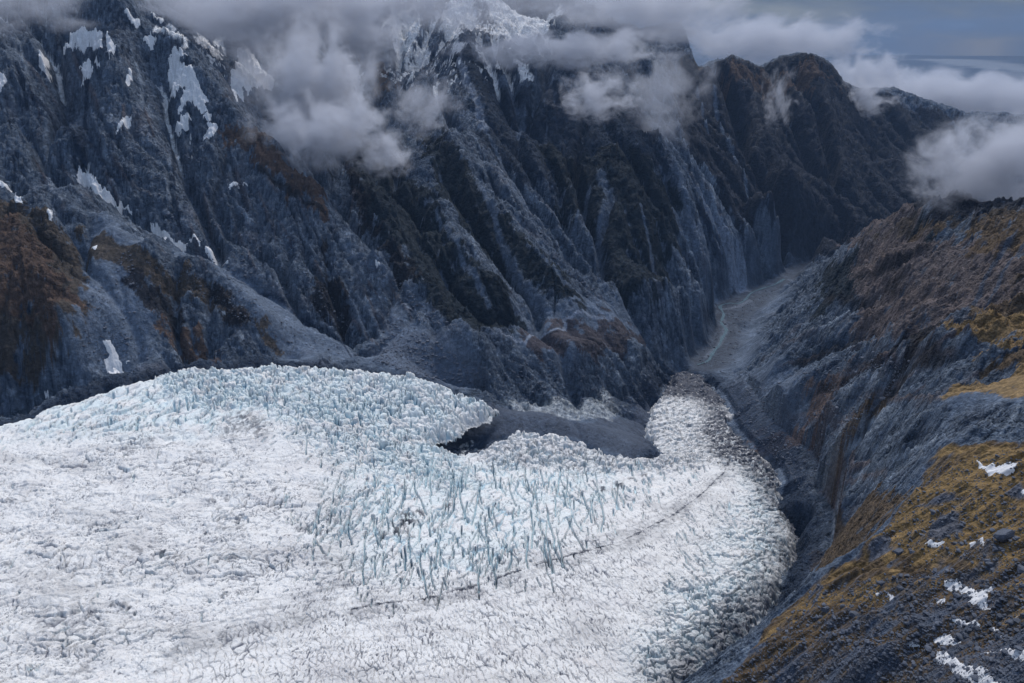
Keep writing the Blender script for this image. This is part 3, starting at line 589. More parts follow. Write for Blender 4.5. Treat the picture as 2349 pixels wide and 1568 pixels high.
band([(600, 1390), (760, 1360), (900, 1320), (1040, 1250)], 4, .3); band([(300, 1568), (500, 1500), (700, 1470), (900, 1460)], 4, .3)
def spot(u, v, a, b, amt, seed=1):
    global dirt
    h = H.hit(u, v)
    if h is None: return
    t0 = H.th[0] + h[1] * H.dt; r0 = math.exp(H.rho[0] + h[0] * H.dr)
    px = (th - t0) * r0; py = (r - r0)
    q = np.hypot(px / a, py / b); dirt = np.maximum(dirt, amt * ss(1.2, .2, q) * ss(-.12, .12, fbm(x / 7 + seed, y / 14, 4, 720 + seed)))
for s_ in [(560, 965, 30, 40, .8), (590, 985, 24, 50, .7), (535, 990, 16, 30, .7), (935, 1190, 14, 28, 1), (905, 1215, 9, 20, .9), (960, 1175, 10, 14, 1), (1385, 1120, 9, 16, .9), (1420, 1110, 9, 12, 1), (1450, 1100, 8, 9, .9), (1480, 1090, 8, 9, .7), (745, 1225, 14, 12, .8), (690, 1215, 14, 14, .5), (380, 1275, 9, 10, .7), (390, 1290, 8, 8, .8), (500, 1170, 8, 10, .6), (1030, 1160, 6, 10, .9), (1375, 1030, 40, 30, .5), (1540, 1050, 40, 16, .7), (880, 1230, 10, 12, .6), (120, 1330, 40, 60, .25), (150, 1430, 50, 60, .3)]:
    spot(*s_[:5], seed=int(s_[0]) % 13)
rag = fbm(x / 8, y / 8, 4, 731, .6)
# far-left margin rubble, right margin rubble
side = ss(math.radians(8), math.radians(14), th)                     # the right-hand margin
wide = 10 + 30 * side * ss(620, 480, r) * 1.0
dirt = np.maximum(dirt, (1 - ss(0, 1, m / wide + .7 * rag)) * (.35 + .65 * side) * .95)
dirt = np.maximum(dirt, .85 * w_rgt * (1 - ss(6, 60 + 60 * ss(700, 450, r), m + 45 * rag)) * side)
mr_ = reg([(1460, 1610), (1560, 1480), (1650, 1405), (1750, 1330), (1850, 1300), (1850, 1400), (1760, 1510), (1640, 1620)], .03)
dirt = np.maximum(dirt, mr_ * ss(-.12, .16, rag + .35 * fbm(x / 30, y / 30, 3, 745)) * .95)
lf_ = ss(.12, .34, fbm(x / 55 - y / 90, y / 60, 5, 747, .62)) * ss(-.1, .25, rag); dirt = np.maximum(dirt, (w_lft + .35 * w_mid) * lf_ * .6)
tb = reg([(1505, 912), (1500, 880), (1545, 840), (1620, 845), (1700, 960), (1800, 1080), (1760, 1080), (1680, 1030), (1640, 960), (1580, 905)], .02)
tb2 = reg([(1625, 930), (1700, 990), (1815, 1095), (1775, 1120), (1690, 1060), (1640, 1040), (1600, 1000)], .02); dirt = np.maximum(dirt, tb2 * ss(-.25, .15, rag + .1))
tf = reg([(1500, 898), (1490, 870), (1545, 825), (1640, 830), (1700, 920), (1660, 925), (1600, 903), (1550, 900)], .012); dirt = np.maximum(dirt, tf * ss(-.55, -.25, rag))
dirt = np.maximum(dirt, w_ton * tb * ss(-.5, -.05, rag + .25 * fbm(x / 30, y / 12, 3, 741)))
dirt = np.maximum(dirt, w_ton * .6 * ss(-.15, .35, rag)); 
dirt = np.maximum(dirt, .35 * w_nfr * ss(-.1, .4, rag))
log('dirt')
def mixc(c, col, w): return c + (np.array(col, np.float32) - c) * w[:, None]
C = np.ones((len(x), 3), np.float32) * np.array(ICE['white'], np.float32)
C = mixc(C, tuple(.72 * v for v in ICE['grey']), ss(.0, .4, fbm(x / 120, y / 60, 5, 757, .6)) * .55 * np.clip(w_lft + w_mid, 0, 1))
C = mixc(C, ICE['grey'], ss(-.1, .5, fbm(x / 45, y / 45, 5, 751)) * .8 * (1 - w_top * .6))
C = mixc(C, ICE['pale'], np.clip((w_top + w_blk + w_lob + .7 * w_cen + .6 * w_rgt) * ss(-.4, .3, fbm(x / 28, y / 28, 4, 761)), 0, 1) * .9)
C = mixc(C, ICE['cyan'], ss(.08, .6, blue) * .72); C = mixc(C, ICE['deep'], ss(.55, 1.0, blue) * .95)
C = mixc(C, ICE['crack'], np.clip(crack, 0, 1) * (1 - .5 * ss(.3, .8, blue)))
C = mixc(C, ICE['dirt'], np.clip(dirt, 0, 1))
pond = .8 * ss(.68, .74, gnoise(x / 38 + 3, y / 30, 771)) * (w_mid + .4 * w_lft) * (1 - ss(0, .3, dirt))
C = mixc(C, ICE['snow'], pond); d -= pond * .3
fp = fbm(th * 420, rh * 560, 3, 785, .7)
C *= (1 + .10 * fp)[:, None]
C = mixc(C, ICE['crack'], ss(.38, .62, fp) * .55 * (.3 + .7 * patch2))
d += fp * r * .0010
Z = H.z.astype(np.float32).copy(); Z[kx] = zz + d
HC = np.zeros((H.nr, H.nt, 3), np.float32); HC[kx] = C
log('ice colour')
# ---------------------------------------------------------------- land: fine relief after the gullies, and its rock, scree, turf and forest
slx = np.gradient(blur(G.z, 2), axis=1) / (G.R * G.dt); sly = np.gradient(blur(G.z, 2), axis=0) / (G.R * G.dr)
slope = np.hypot(slx, sly).astype(np.float32)
conv = (blur(G.z, 14) - blur(G.z, 1)).astype(np.float32) / R          # > 0 in hollows
craggy = rough * ss(.25, .7, slope)
x_, y_ = X.copy(), Y.copy()
u1 = (X * .5 + Y * .86) / 7; u2 = (X * .86 - Y * .5) / 26              # foliation of the schist
strat = ridged(u1 + 1.5 * fbm(X / 40, Y / 40, 3, 801), u2, 4, 803, .6)
n14 = fbm(X / 11, Y / 11, 5, 805, .65)
crags = ridged(X / 55 + fbm(X / 30, Y / 30, 2, 815), Y / 55, 5, 817, .6)
G.z = G.z + craggy * ss(350, 1000, R) * (2.2 * strat + 4.5 * n14 + 13.0 * (crags - .2)) * np.clip(R / 1800, .45, 2.0)
fgw = 1 - ss(600, 760, R)
# broken ledges on the near shoulder
led = ridged(X / 30 + .4 * fbm(X / 20, Y / 20, 2, 821), (Y + .3 * X) / 9, 5, 823, .6)
G.z = G.z + fgw * (1.6 * led + .9 * n14) * (.5 + .8 * ss(.5, 1.1, slope))
log('fine relief')
sky_ = np.array([ray(u_, v_) for u_, v_ in [(1540, 150), (1575, 142), (1600, 160), (1640, 142), (1658, 140), (1680, 130), (1700, 138), (1725, 148), (1742, 157), (1760, 147), (1790, 133), (1830, 126), (1870, 128), (1895, 142), (1912, 155), (1935, 190), (1965, 206), (2010, 206), (2050, 204), (2075, 212), (2120, 232), (2160, 240), (2210, 262), (2300, 263), (2500, 285)]])
cap = np.interp(G.th, sky_[:, 0], sky_[:, 1]) + .0016 * fbm(G.th * 260, G.th * 0, 4, 899, .6)
cap = cap + .16 * (1 - ss(sky_[0, 0] - .04, sky_[0, 0] + .035, G.th))
cm = (G.TH > sky_[0, 0] - .05) & (G.R > 3300); G.z = np.where(cm, np.minimum(G.z, cap[None] * G.R), G.z)
zland = G.z
def W(pl, soft=14, nz=14, nsc=60, seed=0):
    """soft-edged patch traced on the ground; soft and edge raggedness in picture units"""
    P = G.plan(pl)
    if len(P) < 3: return np.zeros_like(X)
    s = G.poly_sd(P, .05 + 2 * (soft + nz) / F)
    k = s > -.9
    o = np.zeros_like(X); xs = X[k] / (R[k] * nsc / F * 1.0); ys = Y[k] / (R[k] * nsc / F * 1.4)
    o[k] = ss(-soft / F * .5, soft / F * .5, s[k] + nz / F * 2.2 * fbm(X[k] / (nsc * .9), Y[k] / (nsc * .9), 5, 900 + seed, .62))
    return o
def S(pl, w0, w1=None, seed=0):
    """streak along a line, widths in picture units"""
    P = G.plan(pl); w1 = w0 if w1 is None else w1
    dd, t = G.line_d(P, .03 + 3 * max(w0, w1) / F); k = dd < 5; o = np.zeros_like(X)
    wd = (w0 + (w1 - w0) * t[k]) / F
    o[k] = 1 - ss(.5, 1.15, dd[k] / wd + .8 * fbm(X[k] / 22, Y[k] / 22, 4, 930 + seed, .6))
    return o
LC = np.zeros(X.shape + (3,), np.float32)
Zf = G.z.astype(np.float32); Er = (G.z / G.R).astype(np.float32)
f1 = fbm(X / 130, Y / 130, 5, 841, .6); f2 = fbm3(X / 26, Y / 26, Zf / 26, 5, 843, .65); f3 = fbm3(X / 6, Y / 6, Zf / 6, 3, 845, .6); fp = fbm3(G.TH * 330, G.RHO * 330, Er * 330, 4, 849, .72); log('grain')
LC[:] = ROCK['mid']
def paint(w, c):
    global LC
    LC += (np.array(c, np.float32) - LC) * np.clip(w, 0, 1)[..., None]
paint(ss(-.1, .45, f1 + .5 * f2), ROCK['light']); paint(ss(.05, .6, -f1 + .6 * f2), ROCK['dark'])
jn = fbm3(G.TH * 150 + 1.5 * f1, (G.RHO + Er) * 34, Er * 20, 4, 891, .6); jn2 = fbm3(G.TH * 70, (G.RHO + Er) * 22, Er * 22, 5, 893, .66)
paint(ss(.02, .3, f2 * .7 + fp * .6) * .7 * (.4 + .6 * craggy), ROCK['light']); paint(ss(.02, .3, -f2 * .6 - fp * .7 + .1 * f1) * .75 * (.4 + .6 * craggy), ROCK['dark'])
jl = (1 - ss(.012, .05, np.abs(jn))) * craggy; paint(jl * .75, ROCK['dark']); paint(ss(.18, .34, jn2) * craggy * .6, ROCK['pale']); paint(ss(.14, .30, -jn2) * craggy * .55, ROCK['dark'])
paint(ss(.3, .9, strat) * .45 * craggy, ROCK['pale']); paint(ss(.1, .6, -strat) * .5 * craggy, ROCK['dark'])
paint(ss(.15, .5, f1 * .6 + .8 * fbm(X / 60, Y / 60, 4, 847)) * .35, ROCK['rust'])
hol = ss(.0, .0025, conv)
paint((1 - rough) * .85, ROCK['scree']); paint(ss(.35, .7, flow) * .7, ROCK['scree'])
# beds, slabs and chutes lying along the grain of each face
def stroke(pl, w0, w1, c, amt, hz):
    P = np.array(G.plan(pl))
    if len(P) < 2: return
    pad = 2.2 * max(w0, w1) / F
    j0 = max(0, int((P[:, 0].min() - pad - G.th[0]) / G.dt)); j1 = min(G.nt, int((P[:, 0].max() + pad - G.th[0]) / G.dt) + 1)
    i0 = max(0, int((P[:, 1].min() - pad - G.rho[0]) / G.dr)); i1 = min(G.nr, int((P[:, 1].max() + pad - G.rho[0]) / G.dr) + 1)
    if j1 <= j0 or i1 <= i0 or (j1 - j0) * (i1 - i0) > 600000: return
    sl = (slice(i0, i1), slice(j0, j1)); t = G.TH[sl].astype(np.float32); r_ = G.RHO[sl].astype(np.float32); best = np.full(t.shape, 9., np.float32); par = np.zeros(t.shape, np.float32); n = len(P) - 1
    for k in range(n):
        a, b = P[k], P[k + 1]; e0, e1 = b - a; LL = e0 * e0 + e1 * e1 + 1e-12; s = np.clip(((t - a[0]) * e0 + (r_ - a[1]) * e1) / LL, 0, 1)
        dd = np.hypot(t - a[0] - s * e0, r_ - a[1] - s * e1); m = dd < best; best = np.where(m, dd, best); par = np.where(m, (k + s) / n, par)
    w = (1 - ss(.5, 1.15, best / ((w0 + (w1 - w0) * par) / F) + .75 * f2[sl] + .3 * fp[sl])) * rough[sl] * ss(0, .15, par) * ss(0, .15, 1 - par)
    LC[sl] += (np.array(ROCK[c], np.float32) - LC[sl]) * (w * amt)[..., None]; G.z[sl] -= w * R[sl] * hz
def zone_strokes(pl, n, hd, l0, l1, w0, w1, cols, amt, seed, jit=.16):
    q = np.random.default_rng(seed); pl = np.array(pl, float); lo = pl.min(0); hi = pl.max(0); k = 0; dz = 0
    while k < n:
        u, v = q.uniform(lo, hi)
        if sd_poly(pl, np.array([u]), np.array([v]))[0] < 0: continue
        a = math.atan2(hd[0], hd[1]) + q.normal(0, jit); Ln = q.uniform(l0, l1); P = []
        for s_ in range(int(max(2, Ln / 16)) + 1):
            P.append((u, v)); u += math.sin(a) * 16; v += math.cos(a) * 16; a += q.normal(0, .08)
        c = cols[int(q.integers(len(cols)))]; wd = q.uniform(w0, w1); k += 1; aw = amt * q.uniform(.5, 1); hz = q.uniform(.4, 1.2) * (.0035 if c in ('dark', 'dim') else -.0028); stroke(P, wd, wd * q.uniform(.4, 1.4), c, aw, hz)
zone_strokes([(0, 40), (240, 60), (420, 200), (640, 420), (780, 640), (700, 720), (450, 560), (190, 380), (0, 380)], 110, (.45, 1), 50, 200, 1.5, 5, ['dark', 'light', 'pale', 'dark', 'light', 'rust', 'dim'], .7, 1)
zone_strokes([(0, 420), (180, 480), (260, 600), (200, 860), (0, 900)], 45, (.4, 1), 40, 120, 1.5, 5, ['dark', 'light', 'pale', 'mid'], .7, 2)
zone_strokes([(300, 600), (500, 640), (640, 800), (400, 815)], 30, (.6, 1), 30, 90, 1.5, 4, ['dark', 'light', 'pale'], .7, 3)
zone_strokes([(560, 300), (900, 380), (1000, 600), (860, 800), (700, 640)], 60, (.55, 1), 50, 170, 1.5, 5, ['dark', 'light', 'pale', 'rust'], .7, 4)
zone_strokes([(900, 380), (1100, 300), (1400, 690), (1150, 740), (1000, 700)], 60, (.5, 1), 50, 180, 1.5, 5, ['dark', 'light', 'pale', 'dim'], .7, 5)
zone_strokes([(1180, 260), (1500, 260), (1560, 640), (1380, 650)], 45, (.08, 1), 40, 140, 1.5, 5, ['dark', 'light', 'mid'], .6, 6, .3)
zone_strokes([(1480, 280), (1600, 300), (1700, 640), (1640, 780), (1520, 760), (1400, 660), (1540, 640)], 75, (.33, 1), 50, 200, 1.5, 6, ['dark', 'pale', 'light', 'dim', 'dark'], .8, 7)
zone_strokes([(1600, 170), (1950, 220), (2250, 290), (2349, 480), (1900, 580), (1760, 540)], 50, (.3, 1), 40, 150, 1.2, 3.5, ['dim', 'mid', 'rust', 'dim'], .6, 8)
zone_strokes([(860, 790), (1000, 790), (1400, 760), (1560, 800), (1480, 900), (1120, 900)], 50, (1, .5), 40, 140, 1.5, 4, ['dark', 'light', 'mid'], .6, 9)
RWALL = [(1700, 850), (1880, 700), (1960, 620), (2120, 560), (2349, 540), (2349, 840), (2160, 880), (2040, 1060), (1900, 1230), (1840, 1160), (1740, 980)]
zone_strokes(RWALL, 170, (1, -.5), 60, 240, 1.5, 6, ['dark', 'light', 'pale', 'dark', 'dim', 'mid', 'ochre', 'rust'], .75, 10)
zone_strokes([(1860, 1200), (2000, 1060), (2180, 920), (2349, 920), (2349, 1000), (2120, 1050), (1960, 1240), (1870, 1310)], 60, (1, -.8), 30, 120, 1.5, 5, ['dark', 'light', 'pale', 'dim'], .75, 11)
log('grain of the rock')
# forest and scrub on the ribs, bare in the chutes
rib = 1 - ss(.38, .62, flow + .10 * f2)
def cover(pl, c, amt=1.0, ribs=1.0, seed=0, **k):
    w = W(pl, 26, 26, 60, seed=seed)
    if w.max() <= 0: return
    sc = w * 1.35 - .85 + .5 * (amt - .6) + 1.35 * f2 + .7 * f1 + 1.1 * fp + .8 * jn2 - ribs * .9 * ss(.3, .7, flow + .1 * f2)
    w = ss(-.05, .14, sc) * ss(0, .2, w)
    paint(w * .93, c)
    paint(w * ss(.0, .5, fp + .6 * f2) * .5, tuple(1.9 * v for v in c))
VG, VB, VR, GO, GD = ROCK['forest'], ROCK['scrub'], ROCK['russet'], ROCK['gold'], ROCK['golddark']
cover([(780, 380), (900, 380), (1060, 590), (1195, 740), (1180, 750), (1050, 742), (985, 690), (930, 590), (880, 560), (830, 470)], VG, 1.2, .8, 1)
cover([(960, 300), (1060, 360), (1140, 480), (1345, 700), (1335, 712), (1230, 680), (1120, 590), (1010, 450)], VG, 1.2, .8, 2)
cover([(1020, 150), (1130, 170), (1250, 220), (1480, 250), (1530, 430), (1330, 440), (1200, 430), (1110, 330)], ROCK['dim'], 1.1, .5, 3)
cover([(1230, 330), (1450, 340), (1550, 440), (1545, 600), (1525, 645), (1400, 648), (1380, 600), (1300, 520)], VG, 1.15, .6, 4)
cover([(1530, 150), (1700, 130), (1960, 200), (2200, 260), (2349, 265), (2349, 480), (2000, 525), (1900, 592), (1800, 570), (1690, 520), (1620, 400), (1560, 300)], ROCK['farwood'], 1.5, .4, 5)
cover([(1560, 150), (1680, 125), (1860, 125), (1920, 180), (1860, 200), (1700, 180)], VR, .6, .3, 6)
cover([(1870, 650), (1930, 590), (1990, 545), (2080, 515), (2180, 525), (2120, 580), (2030, 640), (1950, 680), (1840, 760), (1880, 690)], VG, .95, .2, 7)
cover([(1990, 565), (2050, 535), (2130, 522), (2180, 530), (2100, 556), (2020, 590)], GD, .9, .1, 8)
cover([(190, 535), (260, 545), (350, 595), (480, 640), (560, 720), (655, 800), (640, 818), (600, 790), (530, 720), (450, 680), (340, 650), (230, 590)], VB, .95, .3, 9)
cover([(300, 620), (345, 640), (430, 740), (440, 800), (390, 750), (330, 700)], ROCK['scrub_and_shade'], .95, .1, 10)
cover([(470, 640), (520, 670), (600, 760), (640, 812), (600, 800), (520, 740)], ROCK['scrub_and_shade'], .9, .2, 11)
cover([(-100, 430), (60, 480), (140, 520), (190, 600), (200, 700), (150, 830), (60, 870), (-100, 850)], VB, .75, .35, 12)
cover([(-100, 460), (50, 500), (120, 600), (180, 690), (120, 760), (-100, 640)], VR, .55, .4, 13)
cover([(330, 690), (420, 740), (520, 800), (500, 830), (380, 790)], VR, .35, .5, 14)
cover([(745, 585), (722, 700), (760, 745), (800, 745), (775, 665)], ROCK['scrub_and_shade'], 1, 0, 15)
cover([(585, 300), (700, 395), (775, 490), (745, 495), (640, 420), (540, 340), (480, 260)], VR, .5, .3, 16)
cover([(785, 385), (835, 450), (865, 540), (830, 510)], ROCK['scrub_and_shade'], .9, .1, 17)
cover([(880, 560), (930, 570), (960, 640), (900, 640)], ROCK['scrub_and_shade'], .9, .1, 18)
cover([(860, 150), (890, 165), (915, 200), (870, 205)], VR, .8, .2, 19)
cover([(1180, 775), (1250, 735), (1330, 742), (1400, 720), (1490, 790), (1430, 830), (1350, 805), (1230, 805)], ROCK['bog'], .45, .2, 20)
cover([(1020, 745), (1180, 735), (1160, 755), (1060, 760)], VG, .8, .2, 21)
# right wall: turf above, dark scrub on the crests
cover([(2190, 730), (2215, 640), (2297, 585), (2300, 606), (2235, 682)], GD, .8, .2, 22)
cover([(2349, 560), (2500, 540), (2500, 740), (2200, 735), (2310, 650)], GD, .9, .3, 23)
cover([(2089, 775), (2203, 733), (2349, 714), (2500, 700), (2500, 780), (2270, 797), (2170, 802)], GO, .9, .2, 24)
cover([(2020, 830), (2090, 770), (2180, 775), (2180, 812), (2090, 826)], ROCK['scrub_and_shade'], .95, 0, 25)
cover([(2205, 820), (2254, 800), (2349, 775), (2500, 760), (2500, 800), (2349, 800), (2260, 814)], GO, 1, 0, 26)
cover([(2230, 860), (2287, 829), (2349, 799), (2500, 799), (2500, 840), (2349, 840), (2254, 866)], GD, .95, 0, 27)
cover([(2160, 909), (2210, 889), (2349, 840), (2500, 830), (2500, 913), (2349, 913), (2240, 914)], GO, 1.2, 0, 28)
cover([(2020, 890), (2050, 868), (2150, 835), (2080, 870)], ROCK['scrub_and_shade'], 1, 0, 29)
for a_, b_ in (((1880, 960), 0), ((1930, 880), 0)): pass
cover([(1830, 880), (1920, 840), (1960, 850), (1890, 940), (1850, 960)], ROCK['ochre'], .35, 0, 30)
cover([(1680, 1000), (1800, 960), (1850, 1000), (1760, 1050)], ROCK['ochre'], .3, 0, 31)
cover([(1930, 560), (2120, 540), (2349, 520), (2349, 700), (2150, 740), (2000, 720), (1960, 650)], ROCK['brownrock'], .8, .2, 32)
cover([(2000, 660), (2130, 640), (2220, 640), (2190, 740), (2050, 770), (1960, 740)], ROCK['brownrock'], .5, 0, 33)
cover([(2230, 520), (2500, 480), (2500, 560), (2340, 570), (2250, 600), (2200, 560)], GD, .7, .1, 34)
cover([(1990, 530), (2120, 515), (2349, 480), (2500, 470), (2500, 500), (2200, 530), (2080, 545)], VB, .8, .1, 35)
cover([(1930, 1000), (1980, 930), (2040, 890), (2060, 900), (1990, 980)], ROCK['golddark'], .5, 0, 36)
cover([(1870, 1260), (1950, 1190), (2060, 1120), (2100, 1110), (2040, 1190), (1960, 1250), (1880, 1320)], GD, .7, 0, 37)
for pl_ in ([(1890, 690), (1980, 640), (2060, 590), (2150, 560)], [(1860, 735), (1960, 700), (2060, 650)], [(1830, 832), (1930, 800), (2000, 760), (2100, 720)], [(1955, 1050), (1990, 965), (2030, 905), (2080, 868), (2160, 835)], [(1880, 895), (1960, 860), (2020, 835)]): paint(S(pl_, 6, 8, 77) * .75, ROCK['scrub_and_shade'])
for q_ in range(14):
    a_ = q_ * 1.7; paint(S([(1610 + 8 * q_ % 60, 835 - q_ * 13), (1630 + (q_ * 23) % 50, 820 - q_ * 14), (1650 + (q_ * 31) % 60, 812 - q_ * 14)], 4, 7, 300 + q_) * .7, ROCK[('dark', 'mid', 'dim')[q_ % 3]])
# the near shoulder
NS = W([(1560, 1700), (1700, 1525), (1800, 1400), (1870, 1335), (1960, 1285), (2025, 1218), (2060, 1172), (2115, 1110), (2125, 1062), (2155, 1026), (2349, 1012), (2600, 1000), (2600, 1800)], 6, 3, 20)
turf = NS * (1 - ss(1.2, 2.2, slope + .4 * f3))
ku, kv = project(G.TH, G.z / G.R)       # used only to grade the share of turf from the crest down the slope
gz = W([(1985, 1275), (2030, 1215), (2120, 1060), (2160, 1020), (2700, 1005), (2700, 1300), (2349, 1292), (2200, 1300), (2090, 1290)], 30, 20, 20) * .62
gz = np.maximum(gz, W([(1820, 1400), (1870, 1340), (1990, 1290), (2060, 1310), (2150, 1340), (2100, 1380), (1960, 1370), (1880, 1390)], 20, 20, 20) * .34); gz = np.maximum(gz, W([(1730, 1500), (1780, 1430), (1860, 1390), (1900, 1440), (1830, 1500)], 20, 20, 20) * .3)
gz = np.maximum(gz, W([(2150, 1280), (2349, 1280), (2600, 1300), (2600, 1460), (2349, 1440), (2250, 1400)], 20, 20, 20) * .25)
tn = fbm(X / 26, Y / 17, 6, 861, .62) + .35 * fbm(X / 3.2, Y / 3.2, 3, 863)
paint(NS, ROCK['gravel']); paint(NS * ss(.0, .5, f2) * .6, ROCK['mid'])
paint(turf * ss(-.30, .06, tn + gz + .04), GD); paint(turf * ss(-.12, .2, tn + gz - .34 + .3 * fbm(X / 50, Y / 50, 2, 865)), GO)
for pl in ([(2131, 1218), (2158, 1185), (2199, 1178), (2205, 1222), (2138, 1245)], [(2110, 1150), (2180, 1135), (2349, 1128), (2500, 1130), (2500, 1148), (2349, 1148), (2200, 1143), (2120, 1165)], [(1990, 1250), (2040, 1235), (2060, 1260), (1990, 1290)]):
    paint(W(pl, 8, 8, 20) * .85, ROCK['gravel'])
del ku, kv
paint(ss(-.022, .004, fsd) * (.85 + .4 * f2), tuple(.45 * v for v in ROCK['gravel'])); paint(ss(-.02, .004, fsd) * ss(.05, .3, f2 + .5 * fp) * .5, ROCK['scree'])
# chutes, avalanche tracks, gravel streams, and the painted shade side of one spur
for pl, a_, b_, c_ in [([(1052, 130), (1068, 185), (1095, 240), (1110, 290)], 7, 13, 'track'), ([(1110, 290), (1140, 350), (1180, 430), (1230, 520), (1290, 600), (1345, 655), (1388, 697)], 4, 17, 'scree'),
        ([(799, 567), (860, 610), (922, 657), (978, 723), (1076, 755)], 9, 17, 'scree'), ([(1100, 420), (1150, 560), (1190, 650), (1260, 720)], 5, 14, 'scree'), ([(1000, 480), (1060, 600), (1120, 700)], 4, 8, 'scree'), ([(1210, 560), (1290, 650), (1400, 725)], 4, 10, 'scree'),
        ([(1380, 400), (1400, 470), (1370, 560), (1385, 650)], 14, 12, 'scree'), ([(1350, 440), (1320, 520), (1310, 560)], 8, 5, 'scree'), ([(1470, 470), (1490, 560), (1530, 650)], 4, 6, 'scree'), ([(1150, 180), (1200, 260), (1190, 320)], 10, 6, 'scree'),
        ([(1500, 290), (1560, 400), (1600, 560), (1640, 680)], 12, 14, 'scree'), ([(1610, 455), (1650, 520), (1680, 600), (1700, 650)], 14, 22, 'track'), ([(1640, 200), (1670, 320), (1710, 410), (1715, 450)], 5, 5, 'scree'), ([(1600, 200), (1620, 290), (1690, 370)], 4, 4, 'scree'),
        ([(450, 590), (600, 675), (720, 752), (835, 820)], 4, 5, 'dark'), ([(1125, 762), (1205, 788), (1240, 776), (1258, 764), (1290, 757), (1298, 746), (1292, 735), (1312, 729), (1350, 723), (1400, 730), (1440, 745)], 3.2, 4, 'track'), ([(1300, 690), (1400, 722), (1500, 760)], 5, 6, 'scree'),
        ([(200, 170), (195, 390)], 6, 6, 'dark'), ([(70, 215), (130, 300), (195, 385)], 7, 7, 'dark'), ([(385, 230), (400, 430), (415, 530)], 3, 3, 'dark'), ([(597, 386), (660, 430), (738, 480)], 7, 7, 'scrub_and_shade'),  # last streak: shade on the spur's right side, painted into the rock colour
        ([(2190, 735), (2260, 640), (2349, 520)], 5, 8, 'gravel'), ([(2210, 728), (2300, 625), (2349, 560)], 4, 6, 'gravel')]:
    paint(S(pl, a_, b_, int(pl[0][0])) * .9, ROCK[c_])
# dark rubble along the glacier margin; dirty dead ice beyond the debris hollow
mar = np.clip(-far_in, 0, 200)
paint((1 - ss(10, 60, mar + 30 * f2)) * (far_in < 5) * .9, ROCK['dark'])
paint(W(FLATS[0][0], 12, 10, 40, 45) * .85, tuple(.8 * v for v in ROCK['gravel'])); paint(W([(860, 800), (1000, 770), (1120, 860), (1060, 895), (860, 835)], 20, 16, 40, 46) * .5, ROCK['gravel'])
dead = W([(1150, 922), (1250, 926), (1340, 922), (1375, 900), (1392, 895), (1410, 920), (1420, 945), (1405, 966), (1370, 962), (1320, 965), (1250, 948), (1180, 938)], 6, 8, 30, 41)
fr = ss(-.15, .25, fbm(X / 6, Y / 14, 4, 871, .65)); paint(dead * (.35 + .65 * fr) * .9, ROCK['deadice'])
dead2 = W([(1390, 930), (1430, 880), (1500, 850), (1520, 870), (1480, 920), (1430, 960)], 6, 10, 30, 42); paint(dead2 * ss(.1, .4, fbm(X / 7, Y / 7, 4, 873, .65)) * .6, ROCK['deadice']); paint(dead2 * .4, ROCK['dark'])
for pl in ([(1618, 820), (1650, 792), (1664, 760), (1660, 735)], [(1660, 710), (1690, 705), (1720, 690)]): paint(S(pl, 6, 9, 88) * .3, ROCK['track'])
paint(W([(1010, 1010), (1060, 975), (1100, 960), (1130, 990), (1060, 1045)], 8, 12, 30, 43) * ss(-.2, .1, f2), ROCK['dark'])
paint(W([(1040, 1025), (1090, 1010), (1110, 1030), (1060, 1040)], 4, 8, 20, 44) * ss(0, .2, f3), ROCK['deadice'])
# snow on the high ground
def snow(pl, thr, soft=10, nz=16, seed=0, cut=1.0):
    w = W(pl, soft, nz, 60, 50 + seed)
    k = ss(thr - .05, thr + .05, .55 * f2 + .35 * f3 + .4 * f1 - cut * 1.0 * ss(.9, 1.6, slope) + .9 * w - .45 + .3 * np.clip(conv * 200, -.6, .8))
    paint(w * k, ROCK['snow'])
snow([(860, -80), (880, 40), (900, 110), (915, 165), (950, 205), (960, 150), (1000, 150), (985, 110), (960, 90), (975, 20), (1000, -80)], .05, seed=1, cut=.3)
snow([(990, -80), (1005, 40), (1040, 110), (1060, 120), (1065, 60), (1140, 100), (1240, 80), (1290, 10), (1310, -80)], -.15, seed=2, cut=.4)
snow([(1340, -10), (1420, -10), (1430, 60), (1370, 90)], .25, seed=3)
paint(W([(1075, -30), (1110, 0), (1135, 60), (1138, 85), (1110, 85), (1095, 50)], 4, 10, 30, 56) * ss(-.25, .05, f2), ROCK['dark'])
snow([(800, 120), (835, 180), (825, 230), (805, 210)], .15, seed=5); snow([(1130, 175), (1160, 152), (1215, 148), (1225, 180), (1180, 198)], .22, seed=6, cut=.4)
snow([(340, 30), (400, 70), (440, 110), (425, 125), (350, 70)], .2, seed=7, cut=.5); snow([(440, 60), (520, 80), (520, 160), (460, 140)], .3, seed=8)
def gully_snow(pl, thr, seed):
    w = W(pl, 30, 20, 60, 60 + seed); k = ss(thr, thr + .07, np.clip(conv * 170, -.8, .9) + .55 * f2 + .45 * fp + .25 * f1 - .35 * ss(1.6, 2.6, slope)); paint(w * k, ROCK['snow'])
gully_snow([(120, -40), (300, -40), (440, 110), (500, 240), (470, 330), (300, 320), (140, 230), (90, 90)], .47, 1); gully_snow([(860, -60), (1310, -60), (1300, 90), (1200, 150), (1080, 180), (960, 210), (880, 170)], .12, 2); gully_snow([(0, 40), (130, 60), (150, 200), (0, 240)], .62, 3); gully_snow([(1320, -40), (1440, 0), (1430, 110), (1330, 110)], .3, 4); gully_snow([(190, 330), (330, 430), (520, 580), (480, 590), (300, 500), (180, 410)], .55, 5)
LC *= (1 + .25 * f3 + .55 * fp + .30 * fbm3(G.TH * 110, G.RHO * 110, Er * 110, 3, 881, .7))[..., None]
